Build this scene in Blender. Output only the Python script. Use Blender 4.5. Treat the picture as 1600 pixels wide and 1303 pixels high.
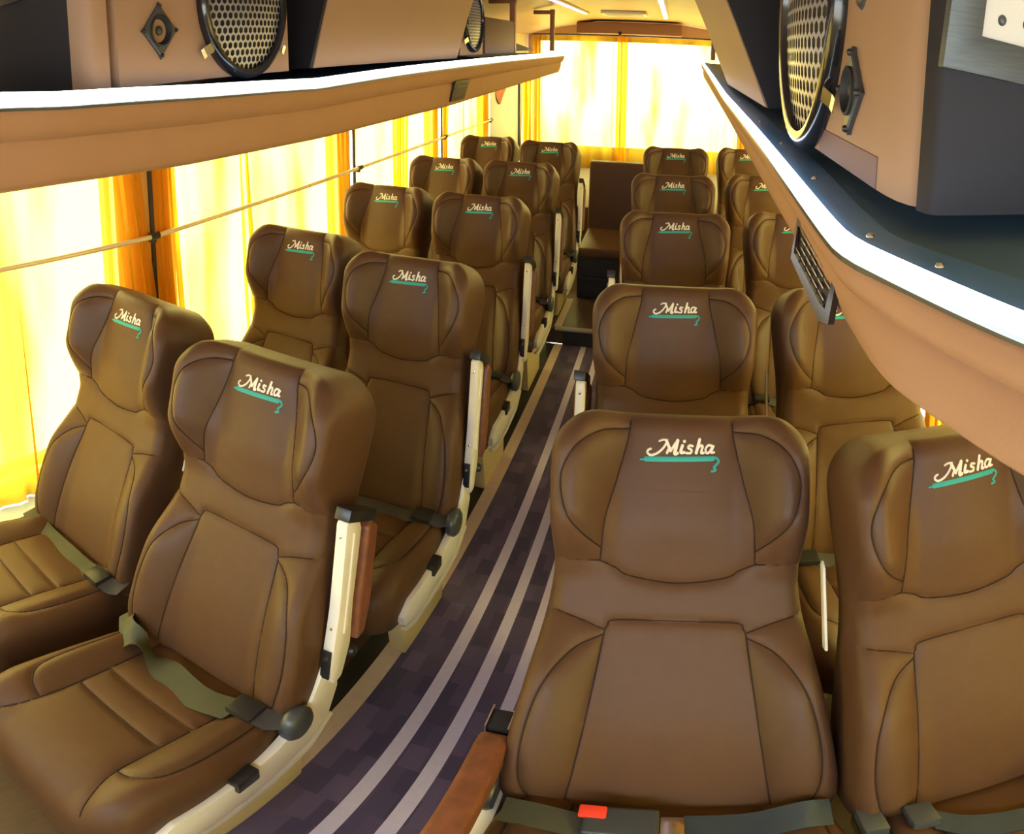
import bpy, bmesh, math, random
import numpy as np
from mathutils import Vector, Matrix

for o in list(bpy.data.objects):
    bpy.data.objects.remove(o)
scene = bpy.context.scene
C = scene.collection
PI = math.pi

# ------------------------------------------------------------------ camera
CAM_POS = Vector((0.0, 0.0, 1.536))
YAW, PITCH, ROLL = 0.27, -0.129, 0.006
FX, FY, CY = 936.2, 1136.2, 222.26          # pixels per radian of the wide panoramic lens, 1600x1303 frame
cam = bpy.data.cameras.new('camera')
cam_ob = bpy.data.objects.new('camera', cam)
C.objects.link(cam_ob)
cam.type = 'PANO'
cam.panorama_type = 'EQUIRECTANGULAR'
cam.longitude_min = -800.0 / FX
cam.longitude_max = 800.0 / FX
cam.latitude_max = CY / FY
cam.latitude_min = (CY - 1303.0) / FY
cam.clip_start = 0.01
fwd = Vector((-math.sin(YAW) * math.cos(PITCH), math.cos(YAW) * math.cos(PITCH), math.sin(PITCH)))
rgt = Vector((math.cos(YAW), math.sin(YAW), 0))
upv = rgt.cross(fwd)
r2 = rgt * math.cos(ROLL) + upv * math.sin(ROLL)
u2 = -rgt * math.sin(ROLL) + upv * math.cos(ROLL)
cam_ob.matrix_world = Matrix((
    (r2.x, u2.x, -fwd.x, CAM_POS.x),
    (r2.y, u2.y, -fwd.y, CAM_POS.y),
    (r2.z, u2.z, -fwd.z, CAM_POS.z),
    (0, 0, 0, 1)))
scene.camera = cam_ob

# ------------------------------------------------------------------ light and exposure
world = bpy.data.worlds.new('sky')
scene.world = world
world.use_nodes = True
wn = world.node_tree.nodes
wl = world.node_tree.links
bg = wn['Background']
tcw = wn.new('ShaderNodeTexCoord')
sepw = wn.new('ShaderNodeSeparateXYZ')
rampw = wn.new('ShaderNodeValToRGB')
rampw.color_ramp.elements[0].position = 0.44
rampw.color_ramp.elements[0].color = (0.46, 0.43, 0.38, 1)
rampw.color_ramp.elements[1].position = 0.56
rampw.color_ramp.elements[1].color = (0.76, 0.88, 1.0, 1)
mapw = wn.new('ShaderNodeMapRange')
mapw.inputs['From Min'].default_value = -1
mapw.inputs['From Max'].default_value = 1
wl.new(tcw.outputs['Generated'], sepw.inputs[0])
wl.new(sepw.outputs['Z'], mapw.inputs['Value'])
wl.new(mapw.outputs[0], rampw.inputs[0])
wl.new(rampw.outputs[0], bg.inputs['Color'])
bg.inputs['Strength'].default_value = 19.0

scene.view_settings.view_transform = 'Standard'
scene.view_settings.look = 'None'
scene.view_settings.gamma = 1
scene.view_settings.use_curve_mapping = False
scene.view_settings.exposure = 0.0
try:
    scene.cycles.max_bounces = 8
    scene.cycles.diffuse_bounces = 5
    scene.cycles.transparent_max_bounces = 16
    scene.cycles.sample_clamp_indirect = 6.0
    scene.cycles.caustics_reflective = False
    scene.cycles.caustics_refractive = False
except Exception:
    pass
LED_WHITE = 6.5
LED_VIOLET = 1.05

# ------------------------------------------------------------------ materials
def mat(name):
    m = bpy.data.materials.new(name)
    m.use_nodes = True
    return m, m.node_tree.nodes, m.node_tree.links, m.node_tree.nodes['Principled BSDF']

def plain(name, col, rough=0.5, metal=0.0, spec=0.5, noise=0.0, nscale=40.0, bump=0.0, bscale=300.0, stretch=None):
    m, n, l, b = mat(name)
    b.inputs['Base Color'].default_value = (*col, 1)
    b.inputs['Roughness'].default_value = rough
    b.inputs['Metallic'].default_value = metal
    b.inputs['Specular IOR Level'].default_value = spec
    tc = n.new('ShaderNodeTexCoord')
    src = tc.outputs['Object']
    if stretch:
        mp = n.new('ShaderNodeMapping')
        mp.inputs['Scale'].default_value = stretch
        l.new(src, mp.inputs[0])
        src = mp.outputs[0]
    if noise:
        t = n.new('ShaderNodeTexNoise')
        t.inputs['Scale'].default_value = nscale
        t.inputs['Detail'].default_value = 4
        l.new(src, t.inputs['Vector'])
        mx = n.new('ShaderNodeMix')
        mx.data_type = 'RGBA'
        mx.inputs[6].default_value = (*[c * (1 - noise) for c in col], 1)
        mx.inputs[7].default_value = (*[min(1, c * (1 + noise)) for c in col], 1)
        l.new(t.outputs['Fac'], mx.inputs[0])
        l.new(mx.outputs[2], b.inputs['Base Color'])
    if bump:
        t2 = n.new('ShaderNodeTexNoise')
        t2.inputs['Scale'].default_value = bscale
        l.new(src, t2.inputs['Vector'])
        bp = n.new('ShaderNodeBump')
        bp.inputs['Strength'].default_value = bump
        bp.inputs['Distance'].default_value = 0.001
        l.new(t2.outputs['Fac'], bp.inputs['Height'])
        l.new(bp.outputs[0], b.inputs['Normal'])
    return m

def emit(name, col, s):
    m, n, l, b = mat(name)
    b.inputs['Base Color'].default_value = (0.8, 0.8, 0.8, 1)
    b.inputs['Emission Color'].default_value = (*col, 1)
    b.inputs['Emission Strength'].default_value = s
    return m

M = {}
M['seat'] = plain('seat_upholstery', (0.083, 0.039, 0.019), 0.50, spec=0.24, noise=0.10, nscale=30, bump=0.25, bscale=500)
M['seat_panel'] = plain('seat_panel_upholstery', (0.078, 0.038, 0.019), 0.48, spec=0.26, noise=0.10, nscale=30, bump=0.25, bscale=500)
M['seam'] = plain('seam_thread', (0.030, 0.014, 0.010), 0.7, spec=0.2)
M['logo'] = plain('cream_thread', (0.72, 0.64, 0.54), 0.6, spec=0.2)
M['teal'] = plain('teal_thread', (0.035, 0.30, 0.27), 0.6, spec=0.2)
M['cream_metal'] = plain('cream_painted_metal', (0.74, 0.69, 0.61), 0.35, noise=0.06, nscale=20)
M['cream_plastic'] = plain('cream_plastic', (0.74, 0.60, 0.30), 0.45, noise=0.05, nscale=10)
M['black_plastic'] = plain('black_plastic', (0.016, 0.016, 0.018), 0.35)
M['grey_plastic'] = plain('dark_grey_plastic', (0.045, 0.05, 0.055), 0.35)
M['chrome'] = plain('chrome', (0.75, 0.75, 0.75), 0.18, metal=1.0)
M['burl'] = plain('reddish_burl_vinyl', (0.17, 0.058, 0.027), 0.42, noise=0.65, nscale=38)
M['webbing'] = plain('olive_grey_webbing', (0.050, 0.050, 0.028), 0.7, noise=0.5, nscale=9, bump=0.4, bscale=700)
M['webbing_blue'] = plain('blue_grey_webbing', (0.024, 0.036, 0.052), 0.6, noise=0.5, nscale=12, bump=0.4, bscale=700)
M['webbing_dark'] = plain('dark_webbing', (0.035, 0.03, 0.032), 0.65, noise=0.3, nscale=10)
M['red'] = plain('red_button', (0.85, 0.06, 0.03), 0.4)
M['rack'] = plain('tan_suede', (0.36, 0.205, 0.125), 0.75, spec=0.2, noise=0.07, nscale=7, bump=0.15, bscale=300)
M['bin_tan'] = plain('tan_vinyl_panel', (0.33, 0.21, 0.145), 0.65, spec=0.25, noise=0.05, nscale=8)
M['bin_dark'] = plain('dark_brown_laminate', (0.016, 0.015, 0.022), 0.5, spec=0.22, noise=0.1, nscale=8)
M['trim_led_glow'] = plain('black_trim_led_glow', (0.13, 0.29, 0.55), 0.45, spec=0.5)  # blackish trim plate, blue glow of the light strip painted into its colour
M['shelf'] = plain('blue_grey_shelf_led_glow', (0.14, 0.27, 0.42), 0.5, spec=0.4)  # shelf colour made lighter and bluer to carry the strip's glow
M['kick'] = plain('purple_brown_vinyl', (0.15, 0.085, 0.095), 0.6)
M['ring'] = plain('glossy_black_ring', (0.012, 0.012, 0.016), 0.15, spec=0.7)
M['mesh'] = plain('steel_grille', (0.30, 0.31, 0.40), 0.35, metal=0.5)
M['cone'] = plain('speaker_cone', (0.012, 0.012, 0.016), 0.6)
M['steel'] = plain('brushed_steel', (0.10, 0.115, 0.125), 0.42, metal=0.6, noise=0.3, nscale=18, stretch=(2, 2, 40))
M['white_plate'] = plain('white_plate', (0.78, 0.78, 0.74), 0.4)
M['ceiling'] = plain('cream_ceiling_laminate', (0.52, 0.37, 0.21), 0.45)
M['wall'] = plain('cream_side_wall', (0.62, 0.58, 0.50), 0.5)
M['pillar'] = plain('window_pillar_cream', (0.70, 0.60, 0.45), 0.6)
M['dpillar'] = plain('pale_pillar_paint', (0.52, 0.60, 0.66), 0.4)
M['sill'] = plain('pale_blue_sill', (0.55, 0.68, 0.70), 0.4)
M['rubber'] = plain('black_rubber', (0.012, 0.010, 0.010), 0.6)
M['rod'] = plain('brass_tube', (0.72, 0.58, 0.36), 0.3, metal=0.35)
M['brown_tube'] = plain('brown_tube', (0.30, 0.14, 0.07), 0.45)
M['header'] = plain('brown_vinyl', (0.25, 0.12, 0.09), 0.6)
M['wood_floor'] = plain('wood_vinyl', (0.075, 0.038, 0.026), 0.5, noise=0.4, nscale=14, stretch=(6, 1, 1))
M['stripe'] = plain('lavender_stripe', (0.66, 0.60, 0.80), 0.55, noise=0.10, nscale=60)
M['edge'] = plain('pinkish_beige_edging', (0.62, 0.47, 0.38), 0.5, noise=0.1, nscale=40)
M['step_metal'] = plain('aluminium_nosing', (0.38, 0.38, 0.38), 0.5)
M['step_dark'] = plain('dark_riser', (0.018, 0.018, 0.028), 0.5)
M['pink_cloth'] = plain('pinkish_red_cloth', (0.65, 0.24, 0.16), 0.8, noise=0.2, nscale=20)
M['led'] = emit('led_white', (0.86, 0.95, 1.0), LED_WHITE)
M['box_brown'] = plain('dark_reddish_brown_board', (0.10, 0.045, 0.038), 0.6)
M['led_violet'] = emit('led_violet', (0.60, 0.48, 1.0), LED_VIOLET)

def curtain_mat(name, thin, trans):
    m, n, l, b = mat(name)
    n.remove(b)
    out = n['Material Output']
    tr = n.new('ShaderNodeBsdfTransparent')
    tr.inputs[0].default_value = (*thin, 1)
    tl = n.new('ShaderNodeBsdfTranslucent')
    tl.inputs[0].default_value = (*trans, 1)
    df = n.new('ShaderNodeBsdfDiffuse')
    df.inputs[0].default_value = (0.80, 0.36, 0.05, 1)
    a = n.new('ShaderNodeMixShader')
    a.inputs[0].default_value = 0.35
    l.new(tl.outputs[0], a.inputs[1])
    l.new(df.outputs[0], a.inputs[2])
    c = n.new('ShaderNodeMixShader')
    # weave: a slightly uneven density of the cloth
    tc = n.new('ShaderNodeTexCoord')
    mp = n.new('ShaderNodeMapping')
    mp.inputs['Scale'].default_value = (1, 1, 0.25)
    no = n.new('ShaderNodeTexNoise')
    no.inputs['Scale'].default_value = 3.2
    no.inputs['Detail'].default_value = 3
    mr = n.new('ShaderNodeMapRange')
    mr.inputs['From Min'].default_value = 0.34
    mr.inputs['From Max'].default_value = 0.53
    mr.inputs['To Min'].default_value = 0.96
    mr.inputs['To Max'].default_value = 0.44
    l.new(tc.outputs['Object'], mp.inputs[0])
    l.new(mp.outputs[0], no.inputs['Vector'])
    l.new(no.outputs['Fac'], mr.inputs['Value'])
    l.new(mr.outputs[0], c.inputs[0])
    l.new(tr.outputs[0], c.inputs[1])
    l.new(a.outputs[0], c.inputs[2])
    l.new(c.outputs[0], out.inputs['Surface'])
    return m
M['curtain'] = curtain_mat('yellow_curtain_cloth', (1.0, 0.82, 0.27), (0.66, 0.385, 0.014))

def glass_mat():
    m, n, l, b = mat('window_glass')
    n.remove(b)
    out = n['Material Output']
    tr = n.new('ShaderNodeBsdfTransparent')
    tr.inputs[0].default_value = (0.93, 0.95, 0.95, 1)
    gl = n.new('ShaderNodeBsdfGlossy')
    gl.inputs['Roughness'].default_value = 0.02
    mx = n.new('ShaderNodeMixShader')
    mx.inputs[0].default_value = 0.06
    l.new(tr.outputs[0], mx.inputs[1])
    l.new(gl.outputs[0], mx.inputs[2])
    l.new(mx.outputs[0], out.inputs['Surface'])
    return m
M['glass'] = glass_mat()

def carpet_mat():
    m, n, l, b = mat('aisle_vinyl_patchwork')
    tc = n.new('ShaderNodeTexCoord')
    br = n.new('ShaderNodeTexBrick')
    br.inputs['Color1'].default_value = (0.058, 0.047, 0.115, 1)
    br.inputs['Color2'].default_value = (0.145, 0.108, 0.215, 1)
    br.inputs['Mortar'].default_value = (0.070, 0.050, 0.062, 1)
    br.inputs['Scale'].default_value = 12
    br.inputs['Mortar Size'].default_value = 0.0
    br.inputs['Brick Width'].default_value = 0.55
    br.inputs['Row Height'].default_value = 0.9
    wv = n.new('ShaderNodeTexWave')
    wv.inputs['Scale'].default_value = 55
    wv.bands_direction = 'X'
    wv.inputs['Distortion'].default_value = 1.0
    mx = n.new('ShaderNodeMix')
    mx.data_type = 'RGBA'
    mx.blend_type = 'MULTIPLY'
    mx.inputs[0].default_value = 0.25
    l.new(tc.outputs['Object'], br.inputs['Vector'])
    l.new(tc.outputs['Object'], wv.inputs['Vector'])
    l.new(br.outputs['Color'], mx.inputs[6])
    l.new(wv.outputs['Color'], mx.inputs[7])
    l.new(mx.outputs[2], b.inputs['Base Color'])
    b.inputs['Roughness'].default_value = 0.5
    return m
M['carpet'] = carpet_mat()

# ------------------------------------------------------------------ builders
def thing(name, label, cat, loc=(0, 0, 0), group=None):
    o = bpy.data.objects.new(name, None)
    o.empty_display_size = 0.05
    C.objects.link(o)
    o.location = loc
    o['label'] = label
    o['category'] = cat
    if group:
        o['group'] = group
    return o

def root_loc(p):
    v = Vector((0, 0, 0))
    while p is not None:
        v = v + Vector(p.location)
        p = p.parent
    return v

def mesh_from(name, verts, faces, m, smooth=False, auto=None):
    me = bpy.data.meshes.new(name)
    me.from_pydata([tuple(v) for v in verts], [], [tuple(f) for f in faces])
    if isinstance(m, (list, tuple)):
        for k in m:
            me.materials.append(k)
    elif m is not None:
        me.materials.append(m)
    if smooth:
        me.polygons.foreach_set('use_smooth', [True] * len(me.polygons))
    me.update()
    return me

def link(name, me, parent=None, kind=None, label=None):
    o = bpy.data.objects.new(name, me)
    C.objects.link(o)
    if parent is not None:
        o.parent = parent
    if kind:
        o['kind'] = kind
    if label:
        o['label'] = label
    return o

def tag(o, label, cat, group=None):
    o['label'] = label
    o['category'] = cat
    if group:
        o['group'] = group
    return o

class MB:
    """collects world-space (or local) geometry and links it as one mesh object"""
    def __init__(self):
        self.v = []
        self.f = []
    def add(self, vs, fs):
        b = len(self.v)
        self.v += [tuple(x) for x in vs]
        self.f += [tuple(i + b for i in f) for f in fs]
        return self
    def box(self, a, b):
        x0, y0, z0 = [min(a[i], b[i]) for i in range(3)]
        x1, y1, z1 = [max(a[i], b[i]) for i in range(3)]
        return self.add([(x0, y0, z0), (x1, y0, z0), (x1, y1, z0), (x0, y1, z0), (x0, y0, z1), (x1, y0, z1), (x1, y1, z1), (x0, y1, z1)],
                        [(0, 3, 2, 1), (4, 5, 6, 7), (0, 1, 5, 4), (1, 2, 6, 5), (2, 3, 7, 6), (3, 0, 4, 7)])
    def tube(self, pts, r, n=8, caps=True):
        pts = [Vector(p) for p in pts]
        rs = r if isinstance(r, (list, tuple)) else [r] * len(pts)
        rings = []
        ref = None
        for i, p in enumerate(pts):
            d = (pts[min(i + 1, len(pts) - 1)] - pts[max(i - 1, 0)]).normalized()
            if ref is None:
                ref = Vector((0, 0, 1)) if abs(d.z) < 0.9 else Vector((1, 0, 0))
            a = (ref - d * ref.dot(d))
            if a.length < 1e-6:
                a = d.orthogonal()
            a.normalize()
            ref = a
            c = d.cross(a)
            rings.append([p + (a * math.cos(2 * PI * k / n) + c * math.sin(2 * PI * k / n)) * rs[i] for k in range(n)])
        vs = [q for ring in rings for q in ring]
        fs = []
        for i in range(len(pts) - 1):
            for k in range(n):
                k2 = (k + 1) % n
                fs.append((i * n + k, i * n + k2, (i + 1) * n + k2, (i + 1) * n + k))
        if caps:
            fs.append(tuple(reversed(range(n))))
            fs.append(tuple((len(pts) - 1) * n + k for k in range(n)))
        return self.add(vs, fs)
    def prism(self, poly, axis, a, b):
        """polygon in the two other axes extruded along axis from a to b"""
        def mk(p, q):
            if axis == 'x':
                return (q, p[0], p[1])
            if axis == 'y':
                return (p[0], q, p[1])
            return (p[0], p[1], q)
        n = len(poly)
        vs = [mk(p, a) for p in poly] + [mk(p, b) for p in poly]
        fs = [tuple(range(n)), tuple(reversed(range(n, 2 * n)))]
        for i in range(n):
            j = (i + 1) % n
            fs.append((i, i + n, j + n, j))
        return self.add(vs, fs)
    def sheet(self, rows):
        n = len(rows[0])
        vs = [p for r in rows for p in r]
        fs = []
        for i in range(len(rows) - 1):
            for k in range(n - 1):
                fs.append((i * n + k, i * n + k + 1, (i + 1) * n + k + 1, (i + 1) * n + k))
        return self.add(vs, fs)
    def slab(self, rows, t):
        """a sheet given a thickness along t (vector)"""
        t = Vector(t)
        n, m = len(rows[0]), len(rows)
        self.sheet(rows)
        b = len(self.v) - n * m
        back = [Vector(p) + t for r in rows for p in r]
        c = len(self.v)
        self.v += [tuple(p) for p in back]
        for i in range(m - 1):
            for k in range(n - 1):
                self.f.append((c + i * n + k, c + (i + 1) * n + k, c + (i + 1) * n + k + 1, c + i * n + k + 1))
        per = [k for k in range(n)] + [i * n + n - 1 for i in range(1, m)] + [(m - 1) * n + k for k in range(n - 2, -1, -1)] + [i * n for i in range(m - 2, 0, -1)]
        for i in range(len(per)):
            j = (i + 1) % len(per)
            self.f.append((b + per[j], b + per[i], c + per[i], c + per[j]))
        return self
    def lathe(self, prof, center, axis, n=32, ref=None):
        axis = Vector(axis).normalized()
        a = axis.orthogonal().normalized() if ref is None else (Vector(ref) - axis * Vector(ref).dot(axis)).normalized()
        c = axis.cross(a)
        o = Vector(center)
        vs = []
        for (r, h) in prof:
            for k in range(n):
                an = 2 * PI * k / n
                vs.append(o + axis * h + (a * math.cos(an) + c * math.sin(an)) * r)
        fs = []
        for i in range(len(prof) - 1):
            for k in range(n):
                k2 = (k + 1) % n
                fs.append((i * n + k, i * n + k2, (i + 1) * n + k2, (i + 1) * n + k))
        return self.add(vs, fs)
    def mesh(self, name, m, smooth=False, bevel=0.0, origin=(0, 0, 0), seg=2):
        o = Vector(origin)
        me = mesh_from(name, [Vector(v) - o for v in self.v], self.f, m, smooth)
        bm = bmesh.new()
        bm.from_mesh(me)
        bmesh.ops.recalc_face_normals(bm, faces=bm.faces)
        if bevel:
            es = [e for e in bm.edges if len(e.link_faces) == 2 and e.calc_face_angle(0) > 0.5]
            bmesh.ops.bevel(bm, geom=es, offset=bevel, segments=seg, affect='EDGES', profile=0.6, clamp_overlap=True)
        bm.to_mesh(me)
        bm.free()
        if bevel:
            me.polygons.foreach_set('use_smooth', [True] * len(me.polygons))
            try:
                me.set_sharp_from_angle(angle=math.radians(40))
            except Exception:
                pass
        elif smooth:
            me.polygons.foreach_set('use_smooth', [True] * len(me.polygons))
            try:
                me.set_sharp_from_angle(angle=math.radians(50))
            except Exception:
                pass
        return me
    def build(self, name, m, parent=None, smooth=False, bevel=0.0, kind=None, label=None, seg=2):
        return link(name, self.mesh(name, m, smooth, bevel, root_loc(parent), seg), parent, kind, label)

def catmull(pts, n=10, closed=False):
    P = [np.array(p, float) for p in pts]
    out = []
    N = len(P)
    rng = range(N if closed else N - 1)
    for i in rng:
        if closed:
            p0, p1, p2, p3 = P[(i - 1) % N], P[i], P[(i + 1) % N], P[(i + 2) % N]
        else:
            p0 = P[i - 1] if i > 0 else 2 * P[0] - P[1]
            p1, p2 = P[i], P[i + 1]
            p3 = P[i + 2] if i + 2 < N else 2 * P[-1] - P[-2]
        for k in range(n):
            t = k / n
            out.append(0.5 * ((2 * p1) + (-p0 + p2) * t + (2 * p0 - 5 * p1 + 4 * p2 - p3) * t * t + (-p0 + 3 * p1 - 3 * p2 + p3) * t ** 3))
    if not closed:
        out.append(P[-1])
    return np.array(out)

def sstep(a, b, x):
    t = np.clip((np.asarray(x, float) - a) / (b - a), 0, 1)
    return t * t * (3 - 2 * t)

def seg_dist(P, poly):
    """distance of points P (n,2) to a polyline, and the closest points"""
    best = np.full(len(P), 1e9)
    close = np.zeros_like(P)
    for a, b in zip(poly[:-1], poly[1:]):
        d = b - a
        L = d @ d
        if L < 1e-14:
            continue
        t = np.clip(((P - a) @ d) / L, 0, 1)
        q = a + t[:, None] * d
        r = np.hypot(*(P - q).T)
        k = r < best
        best[k] = r[k]
        close[k] = q[k]
    return best, close

def in_poly(P, poly):
    x, y = P.T
    res = np.zeros(len(P), bool)
    n = len(poly)
    for i in range(n):
        x1, y1 = poly[i]
        x2, y2 = poly[(i + 1) % n]
        c = ((y1 > y) != (y2 > y)) & (x < (x2 - x1) * (y - y1) / (y2 - y1 + 1e-15) + x1)
        res ^= c
    return res

# ------------------------------------------------------------------ upholstered pads
class Pad:
    """a padded cushion: outline half-width hw(s), height field, seams that sink in, panels cut along them"""
    def __init__(self, s_rows, hw, height, seams, regions, nu, groove, gw, rnd):
        self.seams = seams
        self.height, self.groove, self.gw, self.rnd = height, groove, gw, rnd
        us = np.linspace(-1, 1, nu)
        us = np.sign(us) * (1 - (1 - np.abs(us)) ** 1.15)
        H = hw(s_rows)
        T = H[:, None] * us[None, :]
        S = np.repeat(s_rows[:, None], nu, 1)
        self.ns, self.nu = T.shape
        P = np.stack([T.ravel(), S.ravel()], 1)
        left = np.stack([-H, s_rows], 1)
        right = np.stack([H, s_rows], 1)
        self.outline = np.concatenate([left, right[::-1], left[:1]])
        d, c = self.seam_d(P)
        cell = min(abs(s_rows[len(s_rows) // 2 + 1] - s_rows[len(s_rows) // 2]), 2 * H.max() / nu)
        inner = np.ones((self.ns, self.nu), bool)
        inner[0] = inner[-1] = False
        inner[:, 0] = inner[:, -1] = False
        k = (d < 0.42 * cell) & inner.ravel()
        P[k] = c[k]
        self.P = P
        self.Z = self.z(P)
        idx = np.arange(self.ns * self.nu).reshape(self.ns, self.nu)
        F = np.stack([idx[:-1, :-1], idx[:-1, 1:], idx[1:, 1:], idx[1:, :-1]], -1).reshape(-1, 4)
        cen = P[F].mean(1)
        reg = np.zeros(len(F), int)
        for i, poly in enumerate(regions):
            reg[in_poly(cen, np.array(poly))] = i + 1
        self.F, self.reg, self.idx = F, reg, idx
    def seam_d(self, P):
        best = np.full(len(P), 1e9)
        close = np.zeros_like(P)
        for s in self.seams:
            d, c = seg_dist(P, s)
            k = d < best
            best[k] = d[k]
            close[k] = c[k]
        return best, close
    def z(self, P):
        P = np.atleast_2d(np.asarray(P, float))
        d, _ = self.seam_d(P)
        e, _ = seg_dist(P, self.outline)
        f = self.height(P[:, 0], P[:, 1])
        f = f + self.groove * (1 - np.exp(-d / self.gw))
        r = self.rnd
        x = np.clip(r - e, 0, r)
        return f - (r - np.sqrt(np.maximum(r * r - x * x, 0)))
    def panel(self, r, place):
        F = self.F[self.reg == r]
        used, inv = np.unique(F, return_inverse=True)
        return place(self.P[used], self.Z[used]), inv.reshape(-1, 4)
    def shell(self, place, depth_rings):
        """region 0 plus the side wall and back"""
        V = place(self.P, self.Z)
        F = [tuple(f) for f in self.F[self.reg == 0]]
        ids = self.idx
        per = list(ids[0, :]) + list(ids[1:, -1]) + list(ids[-1, -2::-1]) + list(ids[-2:0:-1, 0])
        V = [tuple(v) for v in V]
        prev = per
        pz = self.Z[per]
        pp = self.P[per]
        cen = pp.mean(0)
        for (zz, inset) in depth_rings:
            q = pp + (cen - pp) / np.linalg.norm(cen - pp, axis=1)[:, None] * inset
            zr = np.minimum(pz - 0.004, zz) if np.isscalar(zz) else zz(pz)
            nv = place(q, zr)
            base = len(V)
            V += [tuple(v) for v in nv]
            cur = list(range(base, base + len(per)))
            for i in range(len(per)):
                j = (i + 1) % len(per)
                F.append((prev[j], prev[i], cur[i], cur[j]))
            prev = cur
        F.append(tuple(prev[::-1]))
        used = sorted({i for f in F for i in f})
        m = {o: k for k, o in enumerate(used)}
        return [V[i] for i in used], [tuple(m[i] for i in f) for f in F]
    def seam_tubes(self, place, r, lift=0.0006):
        mb = MB()
        for s in self.seams:
            e, _ = seg_dist(s, self.outline)
            keep = s[(e > 0.010) & in_poly(s, self.outline[:-1])]
            if len(keep) < 2:
                continue
            z = self.z(keep) + lift
            mb.tube([Vector(p) for p in place(keep, z)], r, 5)
        return mb

# -- backrest, coordinates t (across) and s (up from the bottom, stitched word at 0.66)
SLOPE = 0.395
UP = np.array([0, SLOPE, 1.0]) / math.hypot(SLOPE, 1)
NRM = np.array([0, -UP[2], UP[1]])
ZB = 0.325
def place_back(P, z):
    P = np.atleast_2d(P)
    return np.stack([P[:, 0], P[:, 1] * UP[1] + z * NRM[1], ZB + P[:, 1] * UP[2] + z * NRM[2]], 1)

S_TOP = 0.716
def back_hw(s):
    ks = np.array([0.0, 0.08, 0.20, 0.33, 0.40, 0.47, 0.58, 0.66, 0.716])
    kw = np.array([0.216, 0.224, 0.218, 0.205, 0.196, 0.196, 0.208, 0.213, 0.210])
    fine = np.linspace(0, S_TOP, 300)
    w = np.interp(fine, ks, kw)
    w = np.convolve(np.pad(w, 20, 'edge'), np.ones(41) / 41, 'valid')
    base = np.interp(s, fine, w)
    R = 0.072
    d = np.clip(R - (S_TOP - s), 0, R)
    base = base - (R - np.sqrt(np.maximum(R * R - d * d, 0)))
    R = 0.07
    d = np.clip(R - s, 0, R)
    return base - (R - np.sqrt(np.maximum(R * R - d * d, 0)))

def back_h(t, s):
    a = np.abs(t)
    wing = 0.072 * sstep(0.085, 0.175, a) * sstep(0.43, 0.56, s) * (1 - 0.35 * sstep(0.64, 0.72, s))
    bol = 0.045 * sstep(0.085, 0.185, a) * sstep(0.41, 0.26, s) * (1 - 0.5 * sstep(0.12, 0.0, s))
    head = 0.022 * sstep(0.44, 0.56, s) * (1 - sstep(0.0, 0.16, a) * 0.5)
    lum = 0.016 * np.exp(-((s - 0.20) / 0.14) ** 2)
    return wing + bol + head + lum

def mir(a):
    a = np.array(a, float)
    return np.stack([-a[:, 0], a[:, 1]], 1)
hl = catmull([(-0.088, 0.722), (-0.089, 0.680), (-0.104, 0.610), (-0.118, 0.545), (-0.122, 0.475)], 8)
hb = catmull([(-0.122, 0.475), (-0.098, 0.465), (-0.075, 0.453), (0, 0.444), (0.075, 0.453), (0.098, 0.465), (0.122, 0.475)], 8)
wingl = catmull([(-0.089, 0.690), (-0.135, 0.682), (-0.172, 0.652), (-0.190, 0.605), (-0.176, 0.552), (-0.150, 0.520), (-0.121, 0.496)], 8)
sideu = np.array([(-0.122, 0.475), (-0.16, 0.474), (-0.21, 0.472)])
lumt = catmull([(-0.136, 0.0), (-0.128, 0.09), (-0.116, 0.24), (-0.107, 0.350), (-0.103, 0.366), (-0.090, 0.378), (0, 0.381), (0.090, 0.378), (0.103, 0.366), (0.107, 0.350), (0.116, 0.24), (0.128, 0.09), (0.136, 0.0)], 8)
sidel = catmull([(-0.106, 0.360), (-0.150, 0.376), (-0.215, 0.392)], 6)
bolsl = catmull([(-0.107, 0.353), (-0.150, 0.325), (-0.182, 0.270), (-0.196, 0.195), (-0.196, 0.120), (-0.180, 0.060), (-0.132, 0.028)], 8)
back_seams = [hl, mir(hl), hb, wingl, mir(wingl), sideu, mir(sideu), lumt, sidel, mir(sidel), bolsl, mir(bolsl)]
i_wl = int(np.argmin(np.abs(hl[:, 1] - 0.690)))
i_wb = int(np.argmin(np.abs(hl[:, 1] - 0.496)))
head_poly = np.concatenate([hl, hb[1:], mir(hl)[::-1][1:]])
head_poly = np.concatenate([head_poly, [(0.088, 0.8), (-0.088, 0.8)]])
wing_poly = np.concatenate([wingl, hl[i_wl:i_wb + 1][::-1]])
lum_poly = np.concatenate([lumt, [(0.136, -0.1), (-0.136, -0.1)]])
iL = [i for i in range(len(lumt) // 2) if 0.028 <= lumt[i, 1] <= 0.353]
bol_poly = np.concatenate([bolsl, lumt[iL]])
band_poly = np.concatenate([sideu[::-1], hb[1:-1], mir(sideu), mir(sidel)[::-1], lumt[(lumt[:, 1] > 0.36)][::-1], sidel])
rows = np.concatenate([np.linspace(0, 0.07, 16)[:-1] ** 1.0, np.linspace(0.07, 0.60, 104), np.linspace(0.60, S_TOP, 30)[1:]])
rows[:16] = 0.07 * (np.linspace(0, 1, 16) ** 1.6)
rows[-30:] = S_TOP - 0.122 * (np.linspace(1, 0, 30) ** 1.5)
back_pad = Pad(rows, back_hw, back_h, back_seams,
               [head_poly, wing_poly, mir(wing_poly), band_poly, lum_poly, bol_poly, mir(bol_poly)],
               95, 0.0062, 0.008, 0.030)
BACK = {}
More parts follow.
